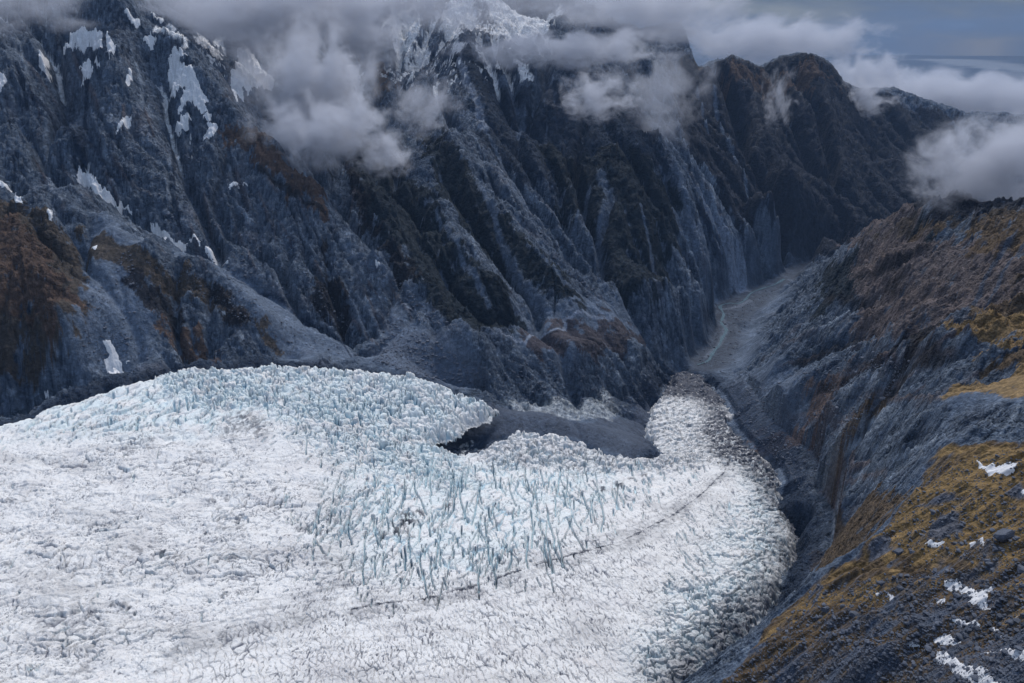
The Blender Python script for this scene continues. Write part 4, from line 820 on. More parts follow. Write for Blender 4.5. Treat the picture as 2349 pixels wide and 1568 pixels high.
spk = ss(.36, .55, gnoise3(G.TH * 480, G.RHO * 480, Er * 480, 883)) * ss(-.2, .5, f2); LC += (LC * .9 + .02) * (spk * (LC[..., 0] < .3))[..., None]
rr_ = (.08 + .92 * rough) * ss(150, 500, R)
G.z = G.z + R * rr_ * (-.0020 * jl + .0022 * jn2 + .0022 * fp + .006 * np.maximum(-.1, fbm3(G.TH * 120, G.RHO * 120, Er * 120, 3, 887, .6)))
LC = np.clip(LC, .003, .9)
del x_, y_, u1, u2, n14, led
log('land colour')
import bpy
# ---------------------------------------------------------------- meshes and materials
scene = bpy.context.scene
col = scene.collection
def mesh_from_grid(name, X, Y, Z, keep=None, color=None):
    nr, nt = X.shape
    idx = np.arange(nr * nt).reshape(nr, nt)
    q = np.stack([idx[:-1, :-1], idx[:-1, 1:], idx[1:, 1:], idx[1:, :-1]], -1).reshape(-1, 4)
    if keep is not None:
        kq = (keep[:-1, :-1] & keep[:-1, 1:] & keep[1:, 1:] & keep[1:, :-1]).ravel(); q = q[kq]
    used = np.zeros(nr * nt, bool); used[q.ravel()] = True
    q = (np.cumsum(used) - 1)[q]
    co = np.stack([X.ravel()[used], Y.ravel()[used], Z.ravel()[used]], -1).astype(np.float32)
    me = bpy.data.meshes.new(name)
    me.vertices.add(len(co)); me.vertices.foreach_set('co', co.ravel())
    me.loops.add(len(q) * 4); me.loops.foreach_set('vertex_index', q.ravel().astype(np.int32))
    me.polygons.add(len(q)); me.polygons.foreach_set('loop_start', np.arange(0, len(q) * 4, 4, dtype=np.int32))
    me.polygons.foreach_set('use_smooth', np.ones(len(q), bool))
    me.update(calc_edges=True)
    if color is not None:
        c = color.reshape(-1, color.shape[-1])[used]
        a = me.color_attributes.new('tint', 'FLOAT_COLOR', 'POINT')
        b = np.ones((len(c), 4), np.float32); b[:, :c.shape[1]] = c; a.data.foreach_set('color', b.ravel())
    o = bpy.data.objects.new(name, me); col.objects.link(o)
    return o
def new_mat(name):
    m = bpy.data.materials.new(name); m.use_nodes = True; nt = m.node_tree
    for n in list(nt.nodes): nt.nodes.remove(n)
    return m, nt, nt.nodes.new('ShaderNodeOutputMaterial')
def N(nt, typ, **kw):
    n = nt.nodes.new(typ)
    for k, v in kw.items():
        if k.startswith('i_'): n.inputs[k[2:].replace('_', ' ')].default_value = v
        else: setattr(n, k, v)
    return n
def ground_mat(name, waves, rough=0.9, var=0.35, spec=.25, blocks=None):
    """waves: (metres, bump metres, share of the colour mottling) ; blocks: (metres, bump metres)"""
    m, nt, out = new_mat(name)
    b = N(nt, 'ShaderNodeBsdfPrincipled'); b.inputs['Roughness'].default_value = rough; b.inputs['Specular IOR Level'].default_value = spec
    at = N(nt, 'ShaderNodeVertexColor', layer_name='tint'); geo = N(nt, 'ShaderNodeNewGeometry')
    hsum = None; csum = None
    def add(a, s, k):
        q = N(nt, 'ShaderNodeMath', operation='MULTIPLY_ADD'); nt.links.new(s, q.inputs[0]); q.inputs[1].default_value = k
        if a is None: q.inputs[2].default_value = 0
        else: nt.links.new(a, q.inputs[2])
        return q.outputs[0]
    for L_, h, cshare in waves:
        n = N(nt, 'ShaderNodeTexNoise', i_Scale=1.0 / L_, i_Detail=5.0, i_Roughness=.68, i_Distortion=.3); nt.links.new(geo.outputs['Position'], n.inputs['Vector'])
        hsum = add(hsum, n.outputs['Fac'], h)
        if cshare: csum = add(csum, n.outputs['Fac'], cshare)
    if blocks:
        n = N(nt, 'ShaderNodeTexVoronoi', i_Scale=1.0 / blocks[0]); n.feature = 'F1'; nt.links.new(geo.outputs['Position'], n.inputs['Vector']); hsum = add(hsum, n.outputs['Distance'], -blocks[1])
        n = N(nt, 'ShaderNodeTexVoronoi', i_Scale=3.1 / blocks[0]); n.feature = 'F1'; nt.links.new(geo.outputs['Position'], n.inputs['Vector']); hsum = add(hsum, n.outputs['Distance'], -blocks[1] * .4)
    tot = sum(w_[2] for w_ in waves)
    mr = N(nt, 'ShaderNodeMapRange'); mr.inputs['From Min'].default_value = .33 * tot; mr.inputs['From Max'].default_value = .67 * tot; mr.inputs['To Min'].default_value = 1 - var; mr.inputs['To Max'].default_value = 1 + var
    nt.links.new(csum, mr.inputs['Value'])
    mx = N(nt, 'ShaderNodeMix', data_type='RGBA', blend_type='MULTIPLY'); mx.inputs['Factor'].default_value = 1
    nt.links.new(at.outputs['Color'], mx.inputs[6]); nt.links.new(mr.outputs[0], mx.inputs[7]); nt.links.new(mx.outputs[2], b.inputs['Base Color'])
    bp = N(nt, 'ShaderNodeBump'); bp.inputs['Distance'].default_value = 1; nt.links.new(at.outputs['Alpha'], bp.inputs['Strength']); nt.links.new(hsum, bp.inputs['Height']); nt.links.new(bp.outputs[0], b.inputs['Normal'])
    nt.links.new(b.outputs[0], out.inputs['Surface'])
    return m
def tag(o, label=None, cat=None, group=None, kind=None):
    if label: o['label'] = label
    if cat: o['category'] = cat
    if group: o['group'] = group
    if kind: o['kind'] = kind
    return o
ICEM = ground_mat('ice', [(1.2, .5, 1), (4.5, 1.6, .6)], rough=.6, var=.07, spec=.3)
ice = mesh_from_grid('glacier', H.X, H.Y, Z + CAM_Z, keep, HC); ice.data.materials.append(ICEM)
tag(ice, kind='structure')
del H, HC, HR, hx, hy, Z, sdm, sd, keep, kx, x, y, r, m, zz, th, rh, C, d, crack, blue, dirt, F1, F2, cr, E
LANDM = ground_mat('rock', [(2.0, .9, 1), (9, 6, 1), (34, 16, .5)], var=.75, blocks=(8, 3.2))
land = mesh_from_grid('terrain', G.X, G.Y, G.z + CAM_Z, landkeep, np.concatenate([LC, (.16 + .84 * rough)[..., None].astype(np.float32)], -1)); land.data.materials.append(LANDM)
tag(land, kind='structure')
log('meshes')
# ---------------------------------------------------------------- the plain behind the mountains, out to the horizon
gp = Grid(math.radians(-75), math.radians(75), 8200, 90000, 260, 200)
gx, gy = gp.X, gp.Y
pz = -1060 + 30 * fbm(gx / 2600, gy / 2600, 4, 91) + 0 * gx
pz = pz + 190 * ss(.15, .5, fbm(gx / 9000 + 2, gy / 6000, 3, 95)) * ss(12000, 20000, gp.R) * ss(45000, 30000, gp.R)
pc = np.zeros(gx.shape + (3,), np.float32); pc[:] = (.02, .032, .045); f_ = fbm(gx / 1400, gy / 1400, 5, 93)[..., None]; pc += f_ * .02
def prow(u, v0, v1):
    pts = []
    for uu, vv in zip(u, v0): th_, e_ = ray(uu, vv); pts.append((th_, math.log(-1060 / e_)))
    return pts
bed = gp.line_d(prow([2160, 2200, 2240, 2290, 2349, 2420], [137, 139, 146, 153, 158, 165], 0), .3)[0]
pc[:] = np.where((bed < .035 + .03 * f_[..., 0])[..., None], np.array((.16, .17, .18), np.float32), pc)
pl_ = mesh_from_grid('ground', gx, gy, pz + CAM_Z, None, np.clip(pc, .01, .5)); pl_.data.materials.append(ground_mat('plain', [(250, 3, 1), (900, 10, 1)], var=.3)); tag(pl_, kind='structure')

# ---------------------------------------------------------------- the milky river in the gorge
RV = [(1600, 838), (1625, 828), (1634, 812), (1650, 792), (1656, 778), (1666, 758), (1655, 742), (1660, 722), (1652, 704), (1672, 697), (1695, 697), (1712, 686), (1722, 674), (1745, 664), (1775, 655), (1800, 640)]
def ribbon(name, pts, wid, lift, c):
    P = []
    for u_, v_ in pts:
        th_, e_ = ray(u_, v_); r_ = 2300.0
        for _ in range(30): r_ = float(floor_z(np.array(r_))) / e_
        P.append((r_ * math.sin(th_), r_ * math.cos(th_), r_))
    Q_ = []
    for k in range(len(P) - 1):
        p0 = P[max(0, k - 1)]; p1 = P[k]; p2 = P[k + 1]; p3 = P[min(len(P) - 1, k + 2)]
        for s in range(12):
            t = s / 12; Q_.append([.5 * ((2 * p1[i]) + (p2[i] - p0[i]) * t + (2 * p0[i] - 5 * p1[i] + 4 * p2[i] - p3[i]) * t * t + (3 * p1[i] - p0[i] - 3 * p2[i] + p3[i]) * t ** 3) for i in range(2)])
    Q_ = np.array(Q_); T = np.gradient(Q_, axis=0); T /= np.linalg.norm(T, axis=1)[:, None]; Nn = np.stack([-T[:, 1], T[:, 0]], 1)
    w_ = wid * (1 + 1.1 * fbm(np.arange(len(Q_)) / 9., np.zeros(len(Q_)), 3, 97)); cols = 7; V = []
    for f in np.linspace(-1, 1, cols): V.append(Q_ + Nn * (w_ * f)[:, None])
    V = np.stack(V, 1); Rr = np.hypot(V[..., 0], V[..., 1]); ii = (np.log(Rr) - G.rho[0]) / G.dr; jj = (np.arctan2(V[..., 0], V[..., 1]) - G.th[0]) / G.dt
    zl = np.array([[G.world(a, b)[2] for a, b in zip(ra, rb)] for ra, rb in zip(ii, jj)])
    zz = np.maximum(zl.max(1, keepdims=True) * .0 + zl, floor_z(Rr)) + lift
    return mesh_from_grid(name, V[..., 0], V[..., 1], zz + CAM_Z)
rv = ribbon('river', RV, 4.0, 1.2, None)
def plain_mat(name, c, rough, spec=.5):
    m, nt, out = new_mat(name); b = N(nt, 'ShaderNodeBsdfPrincipled'); b.inputs['Base Color'].default_value = (*c, 1); b.inputs['Roughness'].default_value = rough; b.inputs['Specular IOR Level'].default_value = spec
    geo = N(nt, 'ShaderNodeNewGeometry'); n_ = N(nt, 'ShaderNodeTexNoise', i_Scale=.35, i_Detail=4.0); nt.links.new(geo.outputs['Position'], n_.inputs['Vector'])
    r_ = N(nt, 'ShaderNodeValToRGB'); r_.color_ramp.elements[0].position = .4; r_.color_ramp.elements[1].position = .62; r_.color_ramp.elements[0].color = (*c, 1); r_.color_ramp.elements[1].color = (*[min(.8, 1.7 * v_ + .03) for v_ in c], 1); nt.links.new(n_.outputs['Fac'], r_.inputs[0]); nt.links.new(r_.outputs[0], b.inputs['Base Color'])
    bp = N(nt, 'ShaderNodeBump', i_Strength=.4, i_Distance=.5); nt.links.new(n_.outputs['Fac'], bp.inputs['Height']); nt.links.new(bp.outputs[0], b.inputs['Normal']); nt.links.new(b.outputs[0], out.inputs['Surface']); return m
rv.data.materials.append(plain_mat('water', (.06, .10, .125), .9, .1)); tag(rv, kind='structure')
log('plain and river')
# ---------------------------------------------------------------- snow patches lying on the land
SNOWM = plain_mat('old snow', (.66, .66, .68), .8, .2)
def snow_patch(pl, label, group=None, skip=0.0, rag=1.0):
    P = G.plan(pl, skip=skip)
    if len(P) < 3: print('no snow', label); return None
    P = np.array(P); rm = float(np.exp(P[:, 1].mean())); st = .00042
    t = np.arange(P[:, 0].min() - .004, P[:, 0].max() + .004, st); lo = P[:, 1].min() - .006; hi = P[:, 1].max() + .006
    e_ = abs(hi - lo); nr_ = int(min(420, max(12, e_ / .0009))); q = np.linspace(lo, hi, nr_)
    TT, QQ = np.meshgrid(t, q); RR = np.exp(QQ); xx = RR * np.sin(TT); yy = RR * np.cos(TT)
    ii = np.clip((QQ - G.rho[0]) / G.dr, 0, G.nr - 2); jj = np.clip((TT - G.th[0]) / G.dt, 0, G.nt - 2); i0 = ii.astype(int); j0 = jj.astype(int); fi = ii - i0; fj = jj - j0
    z = (G.z[i0, j0] * (1 - fj) + G.z[i0, j0 + 1] * fj) * (1 - fi) + (G.z[i0 + 1, j0] * (1 - fj) + G.z[i0 + 1, j0 + 1] * fj) * fi
    s = sd_poly(P, TT, QQ); s = s + rag * (.0036 * fbm3(TT * 170, QQ * 90, z / RR * 170, 4, 61, .6))
    th_ = np.clip(s / .004, 0, 1); zz = z + RR * (.0002 + .0016 * np.sqrt(th_))
    k = s > -.0002
    if k.sum() < 12: return None
    qk = k[:-1, :-1] & k[1:, :-1] & k[:-1, 1:] & k[1:, 1:]; sq = np.where(qk, s[:-1, :-1], -9)
    g_ = np.zeros_like(qk); g_[np.unravel_index(np.argmax(sq), qk.shape)] = True       # keep one connected piece
    while True:
        n_ = g_.copy(); n_[1:] |= g_[:-1]; n_[:-1] |= g_[1:]; n_[:, 1:] |= g_[:, :-1]; n_[:, :-1] |= g_[:, 1:]; n_ &= qk
        if (n_ == g_).all(): break
        g_ = n_
    kk = np.zeros_like(k); kk[:-1, :-1] |= g_; kk[1:, :-1] |= g_; kk[:-1, 1:] |= g_; kk[1:, 1:] |= g_
    if g_.sum() < 6: return None
    g_ = kk
    k = g_
    o = mesh_from_grid('snow_patch', xx, yy, zz + CAM_Z, k)
    if len(o.data.polygons) == 0: bpy.data.objects.remove(o); return None
    o.data.materials.append(SNOWM); tag(o, label, 'snow patch', group); return o
SP = [([(388, 135), (400, 105), (412, 110), (435, 130), (412, 140), (440, 150), (455, 190), (465, 215), (480, 230), (472, 240), (478, 262), (460, 262), (445, 240), (430, 235), (412, 260), (405, 270), (418, 225), (425, 200), (400, 232), (388, 235), (395, 200), (385, 190)], 'largest white snow patch, branching down the right flank of the upper left peak'),
 ([(160, 85), (180, 72), (205, 75), (235, 75), (235, 115), (215, 122), (205, 105), (190, 128), (170, 120), (145, 130), (150, 105)], 'wide ragged snow patch just under the summit of the upper left peak'),
 ([(182, 155), (205, 135), (215, 160), (210, 175), (195, 190), (190, 170)], 'pointed snow patch hanging below the wide ragged summit patch'),
 ([(220, 128), (230, 150), (232, 155), (222, 160), (215, 135)], 'little snow sliver right of the pointed patch under the summit'),
 ([(245, 65), (252, 85), (268, 105), (262, 130), (255, 120), (250, 140), (242, 95)], 'thin broken snow streak right of the wide ragged summit patch'),
 ([(285, 25), (320, 45), (322, 58), (312, 65), (295, 45)], 'slanting snow patch nearest the summit ridge of the upper left peak'),
 ([(325, 90), (345, 78), (365, 95), (355, 100), (352, 122), (340, 110)], 'small hooked snow patch left of the largest branching patch'),
 ([(88, 140), (110, 137), (118, 150), (105, 155), (120, 180), (112, 190), (102, 165), (88, 150)], 'grey-white snow patch on the dark crags left of the summit patches'),
 ([(-20, 170), (15, 180), (18, 190), (5, 210), (-20, 215)], 'snow patch cut by the left picture edge, high on the crags'),
 ([(290, 175), (305, 155), (300, 190), (285, 232), (282, 220)], 'upright narrow snow patch in mid face of the upper left peak'),
 ([(270, 300), (290, 265), (305, 268), (280, 290), (268, 312)], 'slanting thin snow patch below the upright narrow one'),
 ([(465, 322), (475, 300), (485, 290), (500, 290), (490, 312), (470, 322)], 'lowest curved snow patch at the foot of the largest branching patch'),
 ([(473, 282), (492, 285), (484, 297)], 'tiny snow dab just above the lowest curved patch'),
 ([(465, 266), (487, 264), (482, 279), (466, 279)], 'small round snow patch below the right arm of the largest patch'),
 ([(185, 205), (192, 172), (196, 210)], 'short snow sliver in the gully under the pointed patch'),
 ([(400, 300), (425, 262), (440, 270), (432, 300), (410, 320)], 'streaky snow remnant below the left arm of the largest patch'),
 ([(545, 112), (560, 118), (582, 124), (600, 158), (632, 190), (600, 196), (570, 222), (558, 202), (545, 236), (533, 212), (528, 196), (540, 150)], 'ragged snow patch on the wall just left of the tall spilling cloud'),
 ([(178, 386), (200, 396), (245, 438), (300, 486), (312, 506), (282, 484), (230, 452), (200, 428), (176, 412)], 'long dirty snow tongue at the head of the big scree gully'),
 ([(338, 512), (372, 528), (432, 560), (380, 552)], 'dirty snow strip in the scree gully, second from its head'),
 ([(428, 538), (462, 558), (457, 567)], 'short dirty snow strip in the scree gully beside the second one'),
 ([(468, 583), (524, 604), (500, 605)], 'lowest dirty snow strip in the big scree gully'),
 ([(522, 436), (545, 419), (552, 433), (530, 438)], 'left of two small snow patches on the mid scree face'), ([(553, 432), (561, 419), (577, 437)], 'right of two small snow patches on the mid scree face'),
 ([(-20, 420), (15, 424), (38, 433), (15, 434), (-20, 430)], 'flat snow patch on the brown slope at the left edge'), ([(33, 455), (46, 448), (52, 466), (38, 469)], 'small snow patch on the brown slope, right of the flat edge one'),
 ([(110, 479), (119, 476), (121, 502), (110, 506)], 'upright snow patch on the brown slope above the left spur'), ([(208, 571), (226, 561), (219, 582)], 'small snow patch where the left spur turf begins'),
 ([(236, 788), (252, 781), (262, 796), (280, 836), (274, 858), (248, 855), (240, 830), (250, 815)], 'dirty snow patch at the foot of the left scree chute near the ice'), ([(281, 836), (298, 831), (287, 847)], 'small snow scrap right of the dirty chute-foot patch'),
 ([(94, 900), (112, 897), (127, 903), (105, 912)], 'small flat snow patch by the dark rubble at the glacier left edge'),
 ([(843, 589), (869, 602), (871, 609), (853, 601)], 'lone white snow strip at the head of the central boulder chute'),
 ([(2233, 1058), (2260, 1070), (2285, 1072), (2320, 1060), (2334, 1063), (2326, 1085), (2310, 1094), (2285, 1086), (2250, 1076)], 'white snow patch in turf near the top of the grassy shoulder'),
 ([(2164, 1333), (2200, 1329), (2217, 1345), (2237, 1356), (2275, 1346), (2285, 1349), (2264, 1363), (2264, 1381), (2272, 1402), (2245, 1393), (2220, 1383), (2228, 1371), (2200, 1356), (2168, 1353)], 'forked white snow patch in the middle of the grassy shoulder'),
 ([(2115, 1248), (2140, 1243), (2168, 1244), (2152, 1256), (2130, 1256)], 'flat snow strip under the dark outcrop on the grassy shoulder'), ([(2222, 1246), (2240, 1242), (2258, 1246), (2256, 1254), (2226, 1252)], 'small snow strip right of the one under the dark outcrop'),
 ([(2262, 1278), (2284, 1282), (2278, 1286)], 'tiny snow fleck on turf between the boulders'), ([(2342, 1128), (2370, 1122), (2370, 1145), (2345, 1137)], 'snow patch cut by the right picture edge, on the grassy shoulder'),
 ([(2140, 1462), (2170, 1455), (2207, 1475), (2182, 1482), (2145, 1477)], 'block-shaped snow patch on the stony lower slope'), ([(2076, 1479), (2092, 1474), (2107, 1471), (2112, 1486), (2090, 1485)], 'small snow patch left of the block-shaped one'),
 ([(2148, 1495), (2167, 1493), (2197, 1514), (2227, 1529), (2285, 1566), (2310, 1595), (2240, 1578), (2200, 1552), (2178, 1531), (2146, 1514)], 'long snow tongue running off the bottom edge of the picture'),
 ([(2238, 1486), (2300, 1489), (2370, 1493), (2370, 1524), (2320, 1507), (2278, 1499)], 'wide snow patch cut by the right edge on the stony lower slope'), ([(2170, 1414), (2200, 1419), (2217, 1429), (2252, 1438), (2226, 1434), (2185, 1425)], 'thin snow streak below the forked snow patch'),
 ([(2263, 1440), (2287, 1444), (2330, 1465), (2290, 1460)], 'thin snow streak continuing to the right, lower than the first'), ([(1982, 1356), (1992, 1365), (1984, 1364)], 'first of three snow flecks on the stony rib of the shoulder'), ([(2006, 1362), (2014, 1360), (2022, 1366), (2010, 1370)], 'second of three snow flecks on the stony rib of the shoulder'),
 ([(2033, 1361), (2050, 1367), (2054, 1377), (2040, 1373)], 'third and largest of three snow flecks on the stony rib of the shoulder'), ([(2148, 1375), (2160, 1376), (2168, 1382), (2158, 1387)], 'small snow patch left of the lower arm of the forked patch'), ([(2314, 1408), (2340, 1413), (2348, 1420), (2330, 1418)], 'small snow patch near the right edge, level with the thin streak')]
for k_, (pl, lb) in enumerate(SP): snow_patch(pl, lb, 'snow patches on the slopes', rag=1.0 if pl[0][0] < 1500 else .6)
log('snow patches')
# ---------------------------------------------------------------- boulders and loose stones
STONE = new_mat('stone')[0]
def _stone():
    nt = STONE.node_tree; out = [n for n in nt.nodes if n.type == 'OUTPUT_MATERIAL'][0]; b = N(nt, 'ShaderNodeBsdfPrincipled'); b.inputs['Roughness'].default_value = .85
    geo = N(nt, 'ShaderNodeNewGeometry'); n1 = N(nt, 'ShaderNodeTexNoise', i_Scale=1.4, i_Detail=6.0, i_Roughness=.7); n2 = N(nt, 'ShaderNodeTexNoise', i_Scale=.07, i_Detail=2.0)
    for n_ in (n1, n2): nt.links.new(geo.outputs['Position'], n_.inputs['Vector'])
    ad = N(nt, 'ShaderNodeMath', operation='ADD'); nt.links.new(n1.outputs['Fac'], ad.inputs[0]); nt.links.new(n2.outputs['Fac'], ad.inputs[1])
    r_ = N(nt, 'ShaderNodeValToRGB'); e = r_.color_ramp.elements; e[0].position = .35; e[0].color = (.035, .045, .065, 1); e[1].position = .75; e[1].color = (.15, .17, .22, 1)
    mr = N(nt, 'ShaderNodeMath', operation='MULTIPLY'); mr.inputs[1].default_value = .52; nt.links.new(ad.outputs[0], mr.inputs[0]); nt.links.new(mr.outputs[0], r_.inputs[0]); nt.links.new(r_.outputs[0], b.inputs['Base Color'])
    bp = N(nt, 'ShaderNodeBump', i_Strength=.6, i_Distance=.4); nt.links.new(n1.outputs['Fac'], bp.inputs['Height']); nt.links.new(bp.outputs[0], b.inputs['Normal']); nt.links.new(b.outputs[0], out.inputs['Surface'])
_stone()
import bmesh
def rock_mesh(seed, sub=2, cuts=9):
    q = np.random.default_rng(seed); bm = bmesh.new(); bmesh.ops.create_icosphere(bm, subdivisions=sub, radius=1)
    V = np.array([v.co[:] for v in bm.verts])
    for _ in range(cuts):
        n = q.normal(size=3); n /= np.linalg.norm(n); h = q.uniform(.45, .85); d_ = V @ n - h; V = V - np.outer(np.maximum(d_, 0), n)
    V *= np.array([1, q.uniform(.6, .95), q.uniform(.45, .75)]); V += q.normal(0, .025, V.shape)
    for v, c in zip(bm.verts, V): v.co = c
    F_ = [[w_.index for w_ in f.verts] for f in bm.faces]; me = bpy.data.meshes.new('boulder'); bm.to_mesh(me); bm.free(); me.materials.append(STONE)
    return me, V, F_
RM = [rock_mesh(s_) for s_ in range(8)]
LOW = [rock_mesh(40 + s_, 1, 6) for s_ in range(5)]
q = np.random.default_rng(5)
def place(u, v, size, label, group, k):
    h = G.hit(u, v)
    if h is None: return
    x_, y_, z_ = G.world(*h)
    o = bpy.data.objects.new('boulder', RM[k % 8][0]); col.objects.link(o); o.location = (x_, y_, z_ + CAM_Z + size * .12); o.scale = (size,) * 3; o.rotation_euler = (q.uniform(-.3, .3), q.uniform(-.3, .3), q.uniform(0, 6.28))
    tag(o, label, 'boulder', group)
BIG = [(2307, 1230, 5.2, 'largest grey boulder on the grassy shoulder, close to the right edge'), (2141, 1178, 2.6, 'lone grey boulder at the left end of the upper turf band'), (2295, 1182, 2.2, 'grey boulder high in the upper turf band, above the largest boulder'),
 (2065, 1350, 2.6, 'grey boulder standing alone left of the forked snow patch'), (2345, 1310, 3.6, 'dark boulder half cut by the right picture edge'), (2272, 1299, 2.6, 'dark boulder between the largest boulder and the forked snow patch'), (2190, 1355, 1.2, 'dark stone melted out of the forked snow patch, left one'), (2213, 1372, 1.1, 'dark stone melted out of the forked snow patch, lower one'),
 (2197, 1370, 2.6, 'dark boulder touching the underside of the forked snow patch'), (2191, 1250, 2.6, 'dark boulder between the two small snow strips'), (1892, 1400, 3.2, 'tall pale boulder on the brown rib, left one of two'), (1957, 1412, 3.2, 'tall pale boulder on the brown rib, right one of two'),
 (1965, 1480, 2.0, 'grey boulder on the lower stony slope below the tall pale pair'), (2130, 1492, 2.4, 'grey boulder between the block-shaped patch and the long snow tongue'), (2335, 1425, 2.0, 'grey boulder near the right edge beside a small snow patch')]
for k_, (u_, v_, s_, lb) in enumerate(BIG): place(u_, v_, s_, lb, 'boulders on the grassy shoulder', k_)
ZN = [([(2010, 1240), (2100, 1160), (2349, 1150), (2349, 1320), (2100, 1310)], 60, 'grey boulder scattered among the golden turf of the shoulder', 'loose boulders in the turf', 1.0), ([(1900, 1400), (2100, 1390), (2349, 1420), (2349, 1568), (1850, 1568)], 130, 'grey boulder scattered on the stony slope below the forked snow patch', 'loose boulders on the stony slope', .95),
      ([(1950, 1290), (2140, 1290), (2120, 1390), (1900, 1380)], 30, 'grey boulder on the brown and grey rib of the shoulder', 'loose boulders on the rib', .85)]
for pl, n_, lb, gr, sc in ZN:
    pl = np.array(pl, float); lo = pl.min(0); hi = pl.max(0); c_ = 0
    while c_ < n_:
        u_, v_ = q.uniform(lo, hi)
        if sd_poly(pl, np.array([u_]), np.array([v_]))[0] < 0: continue
        c_ += 1; place(u_, v_, sc * float(q.lognormal(0, .45)), lb, gr, int(q.integers(8)))
log('boulders')
def stones(name, zones, seed):
    q = np.random.default_rng(seed); VV = []; FF = []; off = 0
    for pl, n_, s0, s1 in zones:
        pl = np.array(pl, float); lo = pl.min(0); hi = pl.max(0); U = q.uniform(lo, hi, (n_ * 3, 2)); U = U[sd_poly(pl, U[:, 0], U[:, 1]) > 0][:n_]
        for u_, v_ in U:
            h = G.hit(u_, v_)
            if h is None: continue
            x_, y_, z_ = G.world(*h); _, V, F_ = LOW[int(q.integers(5))]; r_ = math.hypot(x_, y_)
            s = min(s1, s0 * (1 + q.pareto(2.6))) ; a = q.uniform(0, 6.28); ca, sa = math.cos(a), math.sin(a)
            W_ = V @ np.array([[ca, sa, 0], [-sa, ca, 0], [0, 0, 1]]) * s + (x_, y_, z_ + CAM_Z + s * .15); VV.append(W_); FF.extend([[i + off for i in f] for f in F_]); off += len(W_)
    me = bpy.data.meshes.new(name); me.from_pydata(np.concatenate(VV).tolist(), [], FF); me.materials.append(STONE); o = bpy.data.objects.new(name, me); col.objects.link(o); tag(o, 'loose grey stones and scree strewn over the slopes', 'rubble', kind='stuff')
stones('rubble', [([(1700, 1530), (1870, 1345), (2349, 1290), (2349, 1568), (1660, 1568)], 6000, .35, 1.6), ([(1990, 1260), (2120, 1080), (2349, 1020), (2349, 1300)], 1600, .35, 1.5),
   ([(870, 700), (960, 760), (1150, 860), (1060, 890), (850, 830)], 2200, .9, 5), ([(799, 567), (922, 650), (990, 723), (1076, 750), (1060, 765), (960, 735), (900, 665)], 900, 1.2, 6), ([(1180, 420), (1300, 595), (1395, 700), (1370, 705), (1270, 600)], 900, 1.2, 6),
   ([(320, 600), (560, 580), (720, 760), (820, 820), (660, 800)], 1500, .8, 4), ([(190, 830), (190, 700), (300, 560), (340, 830)], 900, .8, 4), ([(1600, 840), (1640, 700), (1740, 660), (1780, 665), (1700, 760), (1690, 840)], 500, 1.5, 6), ([(1200, 810), (1450, 850), (1500, 930), (1200, 920), (1060, 880)], 1500, .9, 4), ([(1650, 850), (1760, 860), (1830, 1110), (1690, 960)], 1500, .8, 4), ([(1110, 935), (1200, 940), (1340, 980), (1480, 1030), (1190, 985)], 900, .5, 2), ([(1700, 900), (2000, 800), (2100, 830), (1850, 1150)], 2500, .8, 5), ([(450, 300), (700, 560), (820, 780), (420, 560), (200, 300)], 3000, .9, 5)], 9)
log('stones')
